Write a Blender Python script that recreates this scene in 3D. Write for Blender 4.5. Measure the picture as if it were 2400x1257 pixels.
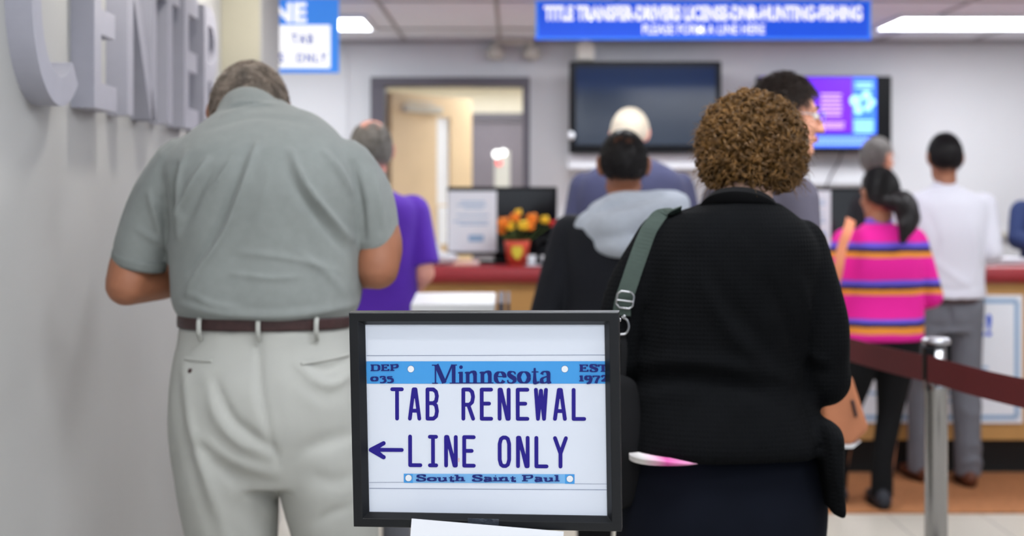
import bpy, math, random
import numpy as np
from mathutils import Matrix, Vector, Euler
from mathutils.bvhtree import BVHTree

random.seed(7); rng = np.random.default_rng(7)
for o in list(bpy.data.objects): bpy.data.objects.remove(o)
sc = bpy.context.scene
COL = sc.collection
R = math.radians

# ------------------------------------------------------------------ camera, world, exposure
CAM_H = 1.44
cd = bpy.data.cameras.new('camera'); cam = bpy.data.objects.new('camera', cd); COL.objects.link(cam)
cam.location = (0, 0, CAM_H); cam.rotation_euler = (R(90), 0, 0)
cd.sensor_width = 36; cd.lens = 50; cd.shift_y = -0.0731
cd.dof.use_dof = True; cd.dof.focus_distance = 2.16; cd.dof.aperture_fstop = 3.3
cd.clip_start = 0.05; cd.clip_end = 100
sc.camera = cam
w = bpy.data.worlds.new('world'); sc.world = w; w.use_nodes = True
w.node_tree.nodes['Background'].inputs[0].default_value = (0.80, 0.88, 1.0, 1)
w.node_tree.nodes['Background'].inputs[1].default_value = 0.70
sc.view_settings.view_transform = 'Standard'; sc.view_settings.look = 'None'
sc.view_settings.exposure = 0.68; sc.view_settings.gamma = 1.0; sc.view_settings.use_curve_mapping = False
sc.cycles.use_denoising = True
sc.cycles.max_bounces = 8
sc.cycles.sample_clamp_indirect = 6.0
LAMP = 8.0            # radiance of the fluorescent diffusers

# ------------------------------------------------------------------ helpers: materials
def lin(c):
    return tuple((v / 255 / 12.92) if v / 255 <= 0.04045 else ((v / 255 + 0.055) / 1.055) ** 2.4 for v in c)

def mat(name, col, rough=0.6, var=0.05, vs=6.0, bump=0.0, bs=200.0, metal=0.0, emit=0.0, spec=0.35, sheen=0.0, ecol=None):
    m = bpy.data.materials.new(name); m.use_nodes = True
    nt = m.node_tree; N = nt.nodes; L = nt.links; b = N['Principled BSDF']
    b.inputs['Roughness'].default_value = rough; b.inputs['Metallic'].default_value = metal
    b.inputs['Specular IOR Level'].default_value = spec
    if sheen: b.inputs['Sheen Weight'].default_value = sheen
    c = lin(col); tc = N.new('ShaderNodeTexCoord')
    n = N.new('ShaderNodeTexNoise'); n.inputs['Scale'].default_value = vs; n.inputs['Detail'].default_value = 4
    L.new(tc.outputs['Object'], n.inputs['Vector'])
    r = N.new('ShaderNodeValToRGB')
    r.color_ramp.elements[0].position = 0.3; r.color_ramp.elements[1].position = 0.7
    r.color_ramp.elements[0].color = tuple(max(v * (1 - var), 0) for v in c) + (1,)
    r.color_ramp.elements[1].color = tuple(min(v * (1 + var), 1) for v in c) + (1,)
    L.new(n.outputs['Fac'], r.inputs['Fac']); L.new(r.outputs['Color'], b.inputs['Base Color'])
    if bump:
        n2 = N.new('ShaderNodeTexNoise'); n2.inputs['Scale'].default_value = bs
        L.new(tc.outputs['Object'], n2.inputs['Vector'])
        bp = N.new('ShaderNodeBump'); bp.inputs['Strength'].default_value = bump; bp.inputs['Distance'].default_value = 0.002
        L.new(n2.outputs['Fac'], bp.inputs['Height']); L.new(bp.outputs['Normal'], b.inputs['Normal'])
    if emit:
        b.inputs['Emission Color'].default_value = lin(ecol or col) + (1,); b.inputs['Emission Strength'].default_value = emit
    return m

def ramp_mat(m, axis, stops, scale=1.0, interp='CONSTANT', wob=0.0, off=0.0):
    """recolour a material by bands along one object axis (printed stripes, hair two-tone)"""
    nt = m.node_tree; N = nt.nodes; L = nt.links; b = N['Principled BSDF']
    tc = N.new('ShaderNodeTexCoord'); sx = N.new('ShaderNodeSeparateXYZ'); L.new(tc.outputs['Object'], sx.inputs[0])
    r = N.new('ShaderNodeValToRGB'); r.color_ramp.interpolation = interp
    el = r.color_ramp.elements
    while len(el) < len(stops): el.new(0.5)
    for e, (p, c) in zip(el, stops): e.position = p; e.color = lin(c) + (1,)
    src = sx.outputs[axis]
    if wob:
        n = N.new('ShaderNodeTexNoise'); n.inputs['Scale'].default_value = 9; L.new(tc.outputs['Object'], n.inputs['Vector'])
        a = N.new('ShaderNodeMath'); a.operation = 'MULTIPLY_ADD'; a.inputs[1].default_value = wob
        L.new(n.outputs['Fac'], a.inputs[0]); L.new(src, a.inputs[2]); src = a.outputs[0]
    mm = N.new('ShaderNodeMath'); mm.operation = 'MULTIPLY_ADD'; mm.inputs[1].default_value = scale; mm.inputs[2].default_value = off
    L.new(src, mm.inputs[0]); L.new(mm.outputs[0], r.inputs['Fac']); L.new(r.outputs['Color'], b.inputs['Base Color'])
    return m

# ------------------------------------------------------------------ helpers: geometry
def catmull(P, seg):
    P = np.asarray(P, float)
    if len(P) == 2 or seg <= 1:
        if seg <= 1: return P
        t = np.linspace(0, 1, seg + 1)[:, None]; return P[0] * (1 - t) + P[1] * t
    Q = np.vstack([2 * P[0] - P[1], P, 2 * P[-1] - P[-2]]); out = []
    for i in range(1, len(Q) - 2):
        for k in range(seg):
            t = k / seg
            out.append(0.5 * ((2 * Q[i]) + (-Q[i - 1] + Q[i + 1]) * t + (2 * Q[i - 1] - 5 * Q[i] + 4 * Q[i + 1] - Q[i + 2]) * t * t
                              + (-Q[i - 1] + 3 * Q[i] - 3 * Q[i + 1] + Q[i + 2]) * t ** 3))
    out.append(P[-1]); return np.array(out)

def unit(v):
    v = np.asarray(v, float); return v / max(np.linalg.norm(v), 1e-9)

def rings(V, n, capA=True, capB=True):
    """faces for stacked rings of n verts; fans at both ends"""
    k = len(V) // n; F = []
    for i in range(k - 1):
        for j in range(n):
            a = i * n + j; b = i * n + (j + 1) % n
            F.append((a, b, b + n, a + n))
    V = list(V)
    if capA:
        V.append(np.mean(V[:n], axis=0)); c = len(V) - 1
        F += [(c, (j + 1) % n, j) for j in range(n)]
    if capB:
        V.append(np.mean(V[(k - 1) * n:k * n], axis=0)); c = len(V) - 1
        F += [(c, (k - 1) * n + j, (k - 1) * n + (j + 1) % n) for j in range(n)]
    return np.array(V), F

def tube(P, Rr, n=16, seg=5, ref=(0, 1, 0), flat=(False, False)):
    P = np.asarray(P, float)
    Rr = np.array([(r, r) if np.isscalar(r) else r for r in Rr], float)
    Q = catmull(P, seg)
    if len(Rr) == 1: Rr = np.repeat(Rr, len(P), 0)
    RR = np.column_stack([np.interp(np.linspace(0, len(P) - 1, len(Q)), np.arange(len(P)), Rr[:, i]) for i in (0, 1)])
    T = np.gradient(Q, axis=0); T /= np.maximum(np.linalg.norm(T, axis=1), 1e-9)[:, None]
    u = np.cross(T[0], ref)
    if np.linalg.norm(u) < 0.15: u = np.cross(T[0], (1, 0, 0.01))
    ang = np.linspace(0, 2 * np.pi, n, endpoint=False); ca, sa = np.cos(ang)[:, None], np.sin(ang)[:, None]
    V = []
    def ring(c, u, v, ra, rb): V.extend(c + ca * u * ra + sa * v * rb)
    for i in range(len(Q)):
        t = T[i]; u = unit(u - t * np.dot(u, t)); v = np.cross(t, u); ra, rb = RR[i]
        if i == 0 and not flat[0]:
            for a in (80, 55, 28):
                ring(Q[0] - t * min(ra, rb) * math.sin(R(a)), u, v, ra * math.cos(R(a)), rb * math.cos(R(a)))
        ring(Q[i], u, v, ra, rb)
        if i == len(Q) - 1 and not flat[1]:
            for a in (28, 55, 80):
                ring(Q[i] + t * min(ra, rb) * math.sin(R(a)), u, v, ra * math.cos(R(a)), rb * math.cos(R(a)))
    return rings(V, n)

def loft(S, n=40, seg=5, p=2.4):
    """stack of horizontal super-ellipses; rows (z, x left, x right, y back, y front)"""
    S = catmull(np.array(S, float), seg)
    a = np.linspace(0, 2 * np.pi, n, endpoint=False); c, s = np.cos(a), np.sin(a)
    sx = np.sign(c) * np.abs(c) ** (2 / p); sy = np.sign(s) * np.abs(s) ** (2 / p); V = []
    for z, xl, xr, yb, yf in S:
        V.extend(np.column_stack([(xl + xr) / 2 + sx * (xr - xl) / 2, (yb + yf) / 2 + sy * (yf - yb) / 2, np.full(n, z)]))
    return rings(V, n)

def ball(c, r, n=18, k=12, rot=None):
    r = np.array([r] * 3 if np.isscalar(r) else r, float); V = []
    for i in range(1, k):
        th = math.pi * i / k
        for j in range(n):
            a = 2 * math.pi * j / n; V.append((math.sin(th) * math.cos(a), math.sin(th) * math.sin(a), math.cos(th)))
    V = np.array(V) * r
    if rot is not None: V = V @ np.array(Euler(rot).to_matrix()).T
    return rings(V + np.array(c, float), n)

def box(c, d, rot=None):
    V = np.array([(x, y, z) for x in (-.5, .5) for y in (-.5, .5) for z in (-.5, .5)]) * np.array(d, float)
    if rot is not None: V = V @ np.array(Euler(rot).to_matrix()).T
    return V + np.array(c, float), [(0, 1, 3, 2), (4, 6, 7, 5), (0, 4, 5, 1), (2, 3, 7, 6), (0, 2, 6, 4), (1, 5, 7, 3)]

def prism(poly, y0, y1):
    """2-D outline in x,z pushed from y0 to y1"""
    n = len(poly); V = [(x, y0, z) for x, z in poly] + [(x, y1, z) for x, z in poly]
    F = [tuple(range(n)), tuple(range(2 * n - 1, n - 1, -1))] + [(i, i + n, (i + 1) % n + n, (i + 1) % n) for i in range(n)]
    return np.array(V, float), F

def lathe(prof, n=32, c=(0, 0, 0)):
    a = np.linspace(0, 2 * np.pi, n, endpoint=False); V = []
    for r, z in prof: V.extend(np.column_stack([c[0] + r * np.cos(a), c[1] + r * np.sin(a), np.full(n, c[2] + z)]))
    return rings(V, n)

def merge(G):
    V, F, o = [], [], 0
    for v, f in G:
        V.append(np.asarray(v, float)); F += [tuple(i + o for i in q) for q in f]; o += len(v)
    return np.vstack(V), F

def mesh(name, V, F, smooth):
    me = bpy.data.meshes.new(name); me.from_pydata(np.asarray(V).tolist(), [], F)
    me.polygons.foreach_set('use_smooth', [smooth] * len(me.polygons)); me.update(); return me

def obj(name, G, m, parent=None, smooth=False, bevel=0.0, loc=None, rot=None):
    V, F = merge(G if isinstance(G, list) else [G])
    me = mesh(name, V, F, smooth)
    o = bpy.data.objects.new(name, me); COL.objects.link(o)
    if m: me.materials.append(m)
    if parent: o.parent = parent
    if loc is not None: o.location = loc
    if rot is not None: o.rotation_euler = rot
    if bevel:
        b = o.modifiers.new('bevel', 'BEVEL'); b.width = bevel; b.segments = 2; b.limit_method = 'ANGLE'
    return o

def fuse(name, G, m, parent, voxel=0.008, sm=6, disp=None):
    """weld overlapping closed volumes into one continuous skin"""
    V, F = merge(G); o = obj(name, (V, F), m, parent)
    r = o.modifiers.new('r', 'REMESH'); r.mode = 'VOXEL'; r.voxel_size = voxel; r.use_smooth_shade = True
    if sm: s = o.modifiers.new('s', 'SMOOTH'); s.factor = 0.5; s.iterations = sm
    dg = bpy.context.evaluated_depsgraph_get()
    me = bpy.data.meshes.new_from_object(o.evaluated_get(dg)); old = o.data
    o.modifiers.clear(); o.data = me; bpy.data.meshes.remove(old); me.name = name
    if not me.materials: me.materials.append(m)
    if disp:
        n = len(me.vertices); co = np.empty(n * 3); no = np.empty(n * 3)
        me.vertices.foreach_get('co', co); me.vertices.foreach_get('normal', no)
        co = disp(co.reshape(-1, 3), no.reshape(-1, 3)); me.vertices.foreach_set('co', co.ravel()); me.update()
    me.polygons.foreach_set('use_smooth', [True] * len(me.polygons))
    return o

def tag(o, label, cat, group=None, kind=None):
    o['label'] = label; o['category'] = cat
    if group: o['group'] = group
    if kind: o['kind'] = kind
    return o

def empty(name, loc, label=None, cat=None, rz=0, group=None):
    o = bpy.data.objects.new(name, None); COL.objects.link(o); o.empty_display_size = 0.1
    o.location = loc; o.rotation_euler = (0, 0, rz)
    if label: tag(o, label, cat, group)
    return o

def struct(name, G, m, **k):
    o = obj(name, G, m, **k); o['kind'] = 'structure'; return o

def copy_tree(o, parent=None):
    c = o.copy(); COL.objects.link(c)
    if parent: c.parent = parent
    for ch in [x for x in COL.objects if x.parent == o]: copy_tree(ch, c)
    return c

F_PX = 3333.33
def at(x, y, D):
    """real point at depth D seen at photograph position x, y"""
    s = F_PX / D; return ((x - 1200) / s, D, CAM_H - (y - 453) / s)

def ss(x):
    x = np.clip(x, 0, 1); return x * x * (3 - 2 * x)

def folds(lst, side=-1):
    """cloth folds: each (polyline in x,z ; height ; half width), on the back (side -1) of a garment"""
    L = [(catmull(np.array(p, float), 6), a, wd) for p, a, wd in lst]
    def f(co, no):
        w = ss((no[:, 1] * side + 0.15) / 0.5); d = np.zeros(len(co)); q = co[:, [0, 2]]
        for P, a, wd in L:
            best = np.full(len(co), 9.0); par = np.zeros(len(co)); A, B = P[:-1], P[1:]
            for i in range(len(A)):
                ab = B[i] - A[i]; t = np.clip(((q - A[i]) @ ab) / (ab @ ab), 0, 1)
                dd = np.linalg.norm(q - A[i] - t[:, None] * ab, axis=1); k = dd < best
                best[k] = dd[k]; par[k] = ((i + t) / len(A))[k]
            d += a * np.exp(-(best / wd) ** 2) * np.sin(np.pi * np.clip(par * 0.9 + 0.05, 0, 1)) ** 0.6
        return co + no * (d * w)[:, None]
    return f

def vnoise(co, s, seed=0):
    """cheap smooth noise"""
    r = np.random.default_rng(seed); out = np.zeros(len(co))
    for _ in range(7):
        k = r.normal(size=3) * s; out += np.sin(co @ k + r.uniform(0, 6.28))
    return out / 7 ** 0.5

# ------------------------------------------------------------------ materials
M = {}
def mk(k, *a, **kw): M[k] = mat(k, *a, **kw); return M[k]
mk('wall_paint', (181, 181, 180), 0.7, 0.02, 3, bump=0.15, bs=350)
mk('wall_beige', (190, 186, 168), 0.7, 0.02, 3)
mk('wall_white', (222, 222, 224), 0.75, 0.02, 2)
mk('cream', (234, 226, 206), 0.7, 0.02)
mk('letter_grey', (168, 168, 180), 0.55, 0.03, 20)
mk('letter_side', (168, 168, 165), 0.55, 0.03, 20)
mk('frame_dark', (88, 84, 92), 0.5, 0.04)
mk('door_wood', (222, 196, 160), 0.45, 0.06, 3)
mk('counter_red', (160, 44, 52), 0.3, 0.08, 60, spec=0.5)
mk('counter_wood', (196, 148, 88), 0.45, 0.10, 4)
mk('black_plastic', (11, 12, 15), 0.4, 0.1, 10, spec=0.15)
mk('black_frame', (15, 17, 21), 0.42, 0.08, 20)
mk('screen_off', (30, 40, 55), 0.12, 0.03, 2, spec=0.6)
mk('black_base', (20, 18, 17), 0.6)
mk('chrome', (158, 158, 160), 0.22, 0.02, metal=1.0)
mk('chrome_dull', (190, 190, 195), 0.35, 0.02, metal=1.0)
mk('white_plastic', (236, 238, 242), 0.4, 0.01)
mk('paper', (238, 241, 248), 0.6, 0.01, 5)
mk('beige_plastic', (206, 201, 190), 0.5, 0.03)
mk('blue_sign', (28, 84, 216), 0.45, 0.03)
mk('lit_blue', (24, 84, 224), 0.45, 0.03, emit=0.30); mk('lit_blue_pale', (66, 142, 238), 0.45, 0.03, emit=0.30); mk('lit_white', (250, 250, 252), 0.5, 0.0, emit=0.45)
mk('blue_sign_light', (66, 142, 238), 0.45, 0.03)
mk('white_ink', (250, 250, 252), 0.5, 0.0)
mk('blue_ink', (66, 120, 190), 0.6, 0.0)
mk('blue_ink_light', (150, 182, 214), 0.6, 0.0)
mk('maroon_belt', (92, 26, 28), 0.75, 0.08, 120, bump=0.3, bs=500)
mk('mat_brown', (168, 112, 72), 0.9, 0.14, 30, bump=0.6, bs=300)
mk('skin', (214, 152, 124), 0.5, 0.06, 14, spec=0.4)
mk('skin_tan', (150, 98, 72), 0.5, 0.09, 16, spec=0.4)
mk('skin_pink', (226, 160, 142), 0.5, 0.08, 14, spec=0.4)
mk('skin_pale', (226, 184, 164), 0.5, 0.05, 14, spec=0.4)
mk('lip', (176, 96, 88), 0.5); mk('eye_white', (235, 230, 225), 0.2)
mk('polo', (131, 136, 134), 0.85, 0.04, 40, bump=0.5, bs=900, sheen=0.15)
mk('polo_rib', (122, 127, 125), 0.9, 0.05, 60, bump=0.6, bs=700)
mk('khaki', (172, 173, 168), 0.8, 0.03, 12, bump=0.3, bs=800)
mk('belt_leather', (62, 42, 42), 0.4, 0.2, 80, bump=0.5, bs=300)
mk('cardigan', (10, 11, 13), 0.95, 0.1, 20, spec=0.08)
mk('navy_trousers', (12, 15, 24), 0.95, 0.1, 10, spec=0.1)
mk('strap_green', (54, 66, 60), 0.8, 0.06, 90, bump=0.5, bs=700)
mk('purple', (84, 36, 168), 0.85, 0.06, 8, sheen=0.1)
mk('navy_jacket', (58, 60, 90), 0.85, 0.06, 8, sheen=0.1)
mk('jacket_black', (17, 20, 28), 0.85, 0.1, 8)
mk('hood_grey', (184, 192, 204), 0.9, 0.05, 60, bump=0.4, bs=500)
mk('grey_jacket', (92, 88, 102), 0.85, 0.06, 8)
mk('pink', (226, 30, 150), 0.9, 0.05, 60)
mk('white_shirt', (214, 214, 224), 0.8, 0.02, 6)
mk('grey_trousers', (108, 110, 118), 0.85, 0.06, 14)
mk('black_cloth', (16, 16, 18), 0.9, 0.1, 10, spec=0.2)
mk('navy_sleeve', (22, 40, 84), 0.85, 0.06, 8)
mk('tan_leather', (178, 114, 80), 0.55, 0.07, 10)
mk('brown_shoe', (92, 50, 32), 0.45, 0.1); mk('dark_shoe', (36, 38, 46), 0.6, 0.1)
mk('hair_black', (22, 18, 20), 0.45, 0.2, 60); mk('hair_dark', (46, 34, 28), 0.45, 0.25, 60)
mk('hair_grey', (140, 135, 131), 0.5, 0.3, 50); mk('hair_white', (226, 214, 196), 0.55, 0.08, 50)
mk('hair_salt', (146, 132, 120), 0.5, 0.5, 24); mk('hair_curly', (108, 77, 39), 0.4, 0.5, 55)
mk('flower_orange', (250, 140, 40), 0.6); mk('flower_yellow', (250, 204, 50), 0.6); mk('flower_red', (206, 38, 40), 0.6)
mk('leaf', (70, 92, 44), 0.6, 0.2); mk('pot_red', (222, 84, 62), 0.5, 0.06); mk('pot_label', (222, 202, 66), 0.5)
mk('green_paper', (150, 200, 130), 0.6)

def stripes_knit(m, pitch=0.0072, strength=0.7):
    nt = m.node_tree; N = nt.nodes; L = nt.links; b = N['Principled BSDF']; tc = N.new('ShaderNodeTexCoord')
    hs = []
    for d, k in (('X', 1.0), ('Z', 1.25)):
        wv = N.new('ShaderNodeTexWave'); wv.bands_direction = d; wv.inputs['Scale'].default_value = 0.314 / pitch / k
        wv.inputs['Distortion'].default_value = 0.6; wv.inputs['Detail'].default_value = 1
        L.new(tc.outputs['Object'], wv.inputs['Vector']); hs.append(wv.outputs['Fac'])
    mx = N.new('ShaderNodeMath'); mx.operation = 'MULTIPLY'; L.new(hs[0], mx.inputs[0]); L.new(hs[1], mx.inputs[1])
    bp = N.new('ShaderNodeBump'); bp.inputs['Strength'].default_value = strength; bp.inputs['Distance'].default_value = 0.004
    L.new(mx.outputs[0], bp.inputs['Height']); L.new(bp.outputs['Normal'], b.inputs['Normal'])
stripes_knit(M['cardigan'], strength=0.28)

# ------------------------------------------------------------------ the room
CEIL, BACK = 2.43, 9.18
# floor: pale square tiles
fm = mat('floor_tile', (196, 190, 178), 0.35, 0.05, 3, spec=0.5)
nt = fm.node_tree; N = nt.nodes; br = N.new('ShaderNodeTexBrick'); tc = N.new('ShaderNodeTexCoord')
br.offset = 0.0; br.inputs['Scale'].default_value = 1.0; br.inputs['Brick Width'].default_value = 0.42; br.inputs['Row Height'].default_value = 0.42
br.inputs['Mortar Size'].default_value = 0.004
br.inputs['Color1'].default_value = lin((204, 198, 186)) + (1,); br.inputs['Color2'].default_value = lin((194, 188, 176)) + (1,)
br.inputs['Mortar'].default_value = lin((150, 146, 140)) + (1,)
nt.links.new(tc.outputs['Object'], br.inputs['Vector']); nt.links.new(br.outputs['Color'], N['Principled BSDF'].inputs['Base Color'])
struct('floor', box((1.0, 5.5, -0.05), (9, 17, 0.1)), fm)
# ceiling: lay-in tiles on a metal grid
cm = mat('ceiling_tile', (240, 240, 247), 0.85, 0.02, 2, bump=0.2, bs=250)
struct('ceiling', box((1.0, 5.5, CEIL + 0.05), (9, 17, 0.1)), cm)
grid = []
gm = mat('ceiling_grid', (176, 172, 174), 0.5, 0.01)
for k in range(-5, 9): grid.append(box((-0.72 + 0.61 * k + 0.03, 4.5, CEIL - 0.004), (0.022, 9.36, 0.008)))
for k in range(0, 9): grid.append(box((1.0, 9.18 - 1.22 * k - 0.66, CEIL - 0.0045), (9, 0.022, 0.007)))
struct('trim_1', grid, gm)
# back wall with the doorway
DX0, DX1, DTOP = (905 - 1200) / 363.1, (1225 - 1200) / 363.1, 2.125
struct('wall_back', [box((-2.0 + (DX0 - 0.03 + 2.0) / 2 - 0.5, BACK + 0.06, CEIL / 2), (DX0 - 0.03 + 3.0, 0.12, CEIL)),
                     box(((DX1 + 0.03 + 5.5) / 2, BACK + 0.06, CEIL / 2), (5.5 - DX1 - 0.03, 0.12, CEIL)),
                     box(((DX0 + DX1) / 2, BACK + 0.06, (CEIL + DTOP + 0.03) / 2), (DX1 - DX0 + 0.06, 0.12, CEIL - DTOP - 0.03))], M['wall_white'])
struct('wall_right', box((4.9, 4.5, CEIL / 2), (0.12, 9.2, CEIL)), M['wall_white'])
struct('wall_far_left', box((-3.05, 7.6, CEIL / 2), (0.12, 3.4, CEIL)), M['wall_white'])
struct('trim_2', box((-1.07, BACK - 0.006, CEIL / 2), (0.022, 0.012, CEIL)), M['wall_white'])
struct('trim_3', box((1.2, BACK - 0.01, CEIL - 0.012), (8.4, 0.02, 0.024)), gm)
# left wall, turned a touch from the line of sight
WANG = math.atan(66 / F_PX); WOFF = -1.06
def wl(d, u, z):
    """point at distance d along the left wall, u out from it"""
    return (WOFF + u * math.cos(WANG) - d * math.sin(WANG), d * math.cos(WANG) + u * math.sin(WANG), z)
def wall_box(d0, d1, u0, u1, z0, z1):
    V = np.array([wl(d, u, z) for d in (d0, d1) for u in (u0, u1) for z in (z0, z1)])
    return V, box((0, 0, 0), (1, 1, 1))[1]
struct('wall_left', wall_box(-1.5, 6.2, -0.5, 0, 0, CEIL), M['wall_paint'])
struct('wall_pier', wall_box(5.74, 6.24, 0.0, 0.154, 0, CEIL), M['wall_beige'])
struct('trim_4', wall_box(5.75, 6.24, 0.154, 0.163, 0, CEIL), M['wall_paint'])
struct('baseboard_left', wall_box(-1.5, 5.74, 0.0, 0.012, 0, 0.1), M['frame_dark'])
# corridor beyond the doorway
YC = 13.2
struct('wall_corridor_back', box((-0.4, YC + 0.06, CEIL / 2), (5, 0.12, CEIL)), M['cream'])
struct('wall_corridor_right', box((0.75, (BACK + YC) / 2 + 0.1, CEIL / 2), (0.1, YC - BACK - 0.2, CEIL)), M['cream'])
struct('wall_corridor_left', box((-2.4, (BACK + YC) / 2 + 0.1, CEIL / 2), (0.1, YC - BACK - 0.2, CEIL)), M['cream'])
d = struct('door_1', [box((DX0 - 0.045, BACK - 0.02, DTOP / 2 + 0.0), (0.09, 0.2, DTOP)), box((DX1 + 0.022, BACK - 0.02, DTOP / 2), (0.045, 0.2, DTOP)),
                     box(((DX0 + DX1) / 2 - 0.0225, BACK - 0.02, DTOP + 0.028), (DX1 - DX0 + 0.135, 0.2, 0.056))], M['frame_dark'], bevel=0.004)
# the open wooden leaf with its slot window, closer
leaf = empty('wooden_door', (DX0 + 0.01, BACK + 0.09, 0), 'pale wooden door standing open in the grey door frame, narrow window slot', 'door', rz=R(57))
LW = 0.92; wx0, wx1, wz0, wz1 = 0.50, 0.66, 1.36, 1.96
obj('leaf', [box((wx0 / 2, 0, 1.055), (wx0, 0.045, 2.09)), box(((wx1 + LW) / 2, 0, 1.055), (LW - wx1, 0.045, 2.09)),
             box(((wx0 + wx1) / 2, 0, wz0 / 2), (wx1 - wx0, 0.045, wz0)), box(((wx0 + wx1) / 2, 0, (wz1 + 2.1) / 2), (wx1 - wx0, 0.045, 2.1 - wz1))], M['door_wood'], leaf)
obj('window_pane', box(((wx0 + wx1) / 2, 0, (wz0 + wz1) / 2), (wx1 - wx0, 0.012, wz1 - wz0)), M['paper'], leaf)  # opaque white pane: light from beyond the slot is put into its colour
obj('door_closer', [box((0.30, -0.05, 2.0), (0.40, 0.05, 0.05)), box((0.22, -0.09, 2.04), (0.3, 0.02, 0.012))], M['beige_plastic'], leaf, bevel=0.006)
obj('paper_notice', box((0.58, -0.026, 1.22), (0.15, 0.004, 0.26)), M['paper'], leaf)
# far dark door
fx0, fx1 = -0.42, 0.62
fd = struct('door_2', [box((fx0 - 0.03, YC - 0.03, 1.06), (0.07, 0.1, 2.12)), box((fx1 + 0.03, YC - 0.03, 1.06), (0.07, 0.1, 2.12)),
                      box(((fx0 + fx1) / 2, YC - 0.03, 2.14), (fx1 - fx0 + 0.13, 0.1, 0.08))], M['frame_dark'])
dd = mat('far_door', (104, 98, 106), 0.5, 0.04)
ld = empty('grey_door', ((fx0 + fx1) / 2, YC - 0.03, 0), 'dark grey far door with a lit narrow window, seen through the doorway', 'door')
obj('leaf', box((0, 0, 1.05), (fx1 - fx0, 0.05, 2.1)), dd, ld)
obj('window_pane', box((-0.19, -0.03, 1.52), (0.14, 0.012, 0.62)), mat('pane_glow', (170, 168, 162), 0.4, emit=0.08), ld)
obj('door_closer', box((0.18, -0.06, 2.0), (0.24, 0.06, 0.06)), M['beige_plastic'], ld, bevel=0.008)
for i, (x, z, r, c) in enumerate(((-0.24, 1.80, 0.035, (255, 255, 250)), (-0.18, 1.815, 0.03, (255, 255, 250)), (-0.22, 1.72, 0.025, (240, 60, 70)))):
    obj('exit_lamp', ball((x, -0.045, z), (r, 0.012, r)), mat('lamp_%d' % i, c, 0.3, emit=1.6 if i < 2 else 0.9), ld, smooth=True)
tag(obj('green_notice', box((-0.45, YC - 0.10, 1.78), (0.13, 0.006, 0.30)), M['green_paper']), 'pale green paper notice beside the far dark door', 'notice')
tag(obj('white_notice', box((-0.47, YC - 0.10, 1.50), (0.12, 0.006, 0.20)), M['paper']), 'small white paper notice below the green one by the far door', 'notice')

# ------------------------------------------------------------------ ceiling lights
dm = mat('light_diffuser', (250, 252, 255), 0.4, 0, emit=LAMP, ecol=(246, 250, 255))
def troffer(x, y, label, along_x=True, loc_z=CEIL):
    t = empty('ceiling_light', (x, y, loc_z), label, 'light', 0 if along_x else R(90), 'fluorescent ceiling lights')
    obj('diffuser', box((0, 0, -0.012), (1.16, 0.55, 0.008)), dm, t)
    obj('frame', [box((0, s * 0.292, -0.013), (1.22, 0.03, 0.024)) for s in (-1, 1)] + [box((s * 0.595, 0, -0.013), (0.03, 0.554, 0.024)) for s in (-1, 1)], M['white_plastic'], t)
    return t
troffer(2.74, 8.14, 'long white ceiling light at the upper right, beyond the blue hanging banner')
troffer(-1.41, 8.16, 'white ceiling light behind the small blue and white hanging sign')
troffer(0.80, 8.16, 'ceiling light hidden behind the long blue hanging banner')
for x, y, lab in ((0.5, 5.9, 'white ceiling light overhead between the doorway and the queue'), (2.7, 5.9, 'white ceiling light overhead, above the floor mat'), (1.7, 3.7, 'white ceiling light overhead, above the black cardigan'),
                  (0.15, 2.3, 'added ceiling light out of view, brightening the grey polo shirt'), (2.0, 1.3, 'white ceiling light overhead, right of the framed sign'), (0.2, 0.1, 'added ceiling light out of view, brightening the framed sign'), (1.2, -1.5, 'white ceiling light overhead, the one farthest from the counter')): troffer(x, y, lab)  # polo and sign lamps are added, to brighten the shirt back and the sheet
dl = mat('downlight_glow', (255, 250, 240), 0.4, 0, emit=150.0)
def downlight(d, label):
    p = wl(d, 0.34, CEIL)
    t = empty('downlight', p, label, 'light', 0, 'recessed downlights along the left wall')
    obj('trim_ring', lathe([(0.06, -0.002), (0.085, -0.002), (0.085, -0.01), (0.06, -0.006)], 32), M['white_plastic'], t, smooth=True)
    obj('bulb', ball((0, 0, -0.012), (0.05, 0.05, 0.01), 20, 10), dl, t, smooth=True)
downlight(3.8, 'recessed downlight above the raised letter E'); downlight(5.3, 'added downlight out of view, brightening the beige pier past the R'); downlight(1.5, 'recessed downlight by the left wall, nearest one')  # the middle one is added only to brighten the pier face
troffer(-0.9, 11.2, 'ceiling light in the corridor beyond the doorway')
troffer(0.0, 10.2, 'added corridor light out of view, brightening the open wooden door')  # extra lamp, added so the door leaf comes out bright
troffer(-0.2, 12.4, 'ceiling light above the far dark door in the corridor')

# ------------------------------------------------------------------ raised wall letters
def stroke_letter(ch):
    """outlines in (along wall, height) with cap height H"""
    H, t = 0.457, 0.068; G = []
    def pl(*p): G.append(list(p))
    def rect(a, b, c, d_): pl((a, c), (b, c), (b, d_), (a, d_))
    if ch == 'E':
        W = 0.225; rect(0, t, 0, H); rect(t, W, 0, t); rect(t, W - 0.02, 0.195, 0.262); rect(t, W, H - t, H)
    if ch == 'N':
        W = 0.353; rect(0, t, 0, H); rect(W - t, W, 0, H); pl((t, H), (t * 0.2, H), (W - t, 0), (W - t * 0.2, 0), (W - t, 0.12))
        G[-1] = [(0.0, H), (t * 1.05, H), (W, 0), (W - t * 1.05, 0)]
    if ch == 'T':
        W = 0.29; rect((W - t) / 2, (W + t) / 2, 0, H - t); rect(0, W, H - t, H)
    if ch == 'C' or ch == 'R':
        pass
    return G
lz0 = 1.66
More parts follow.
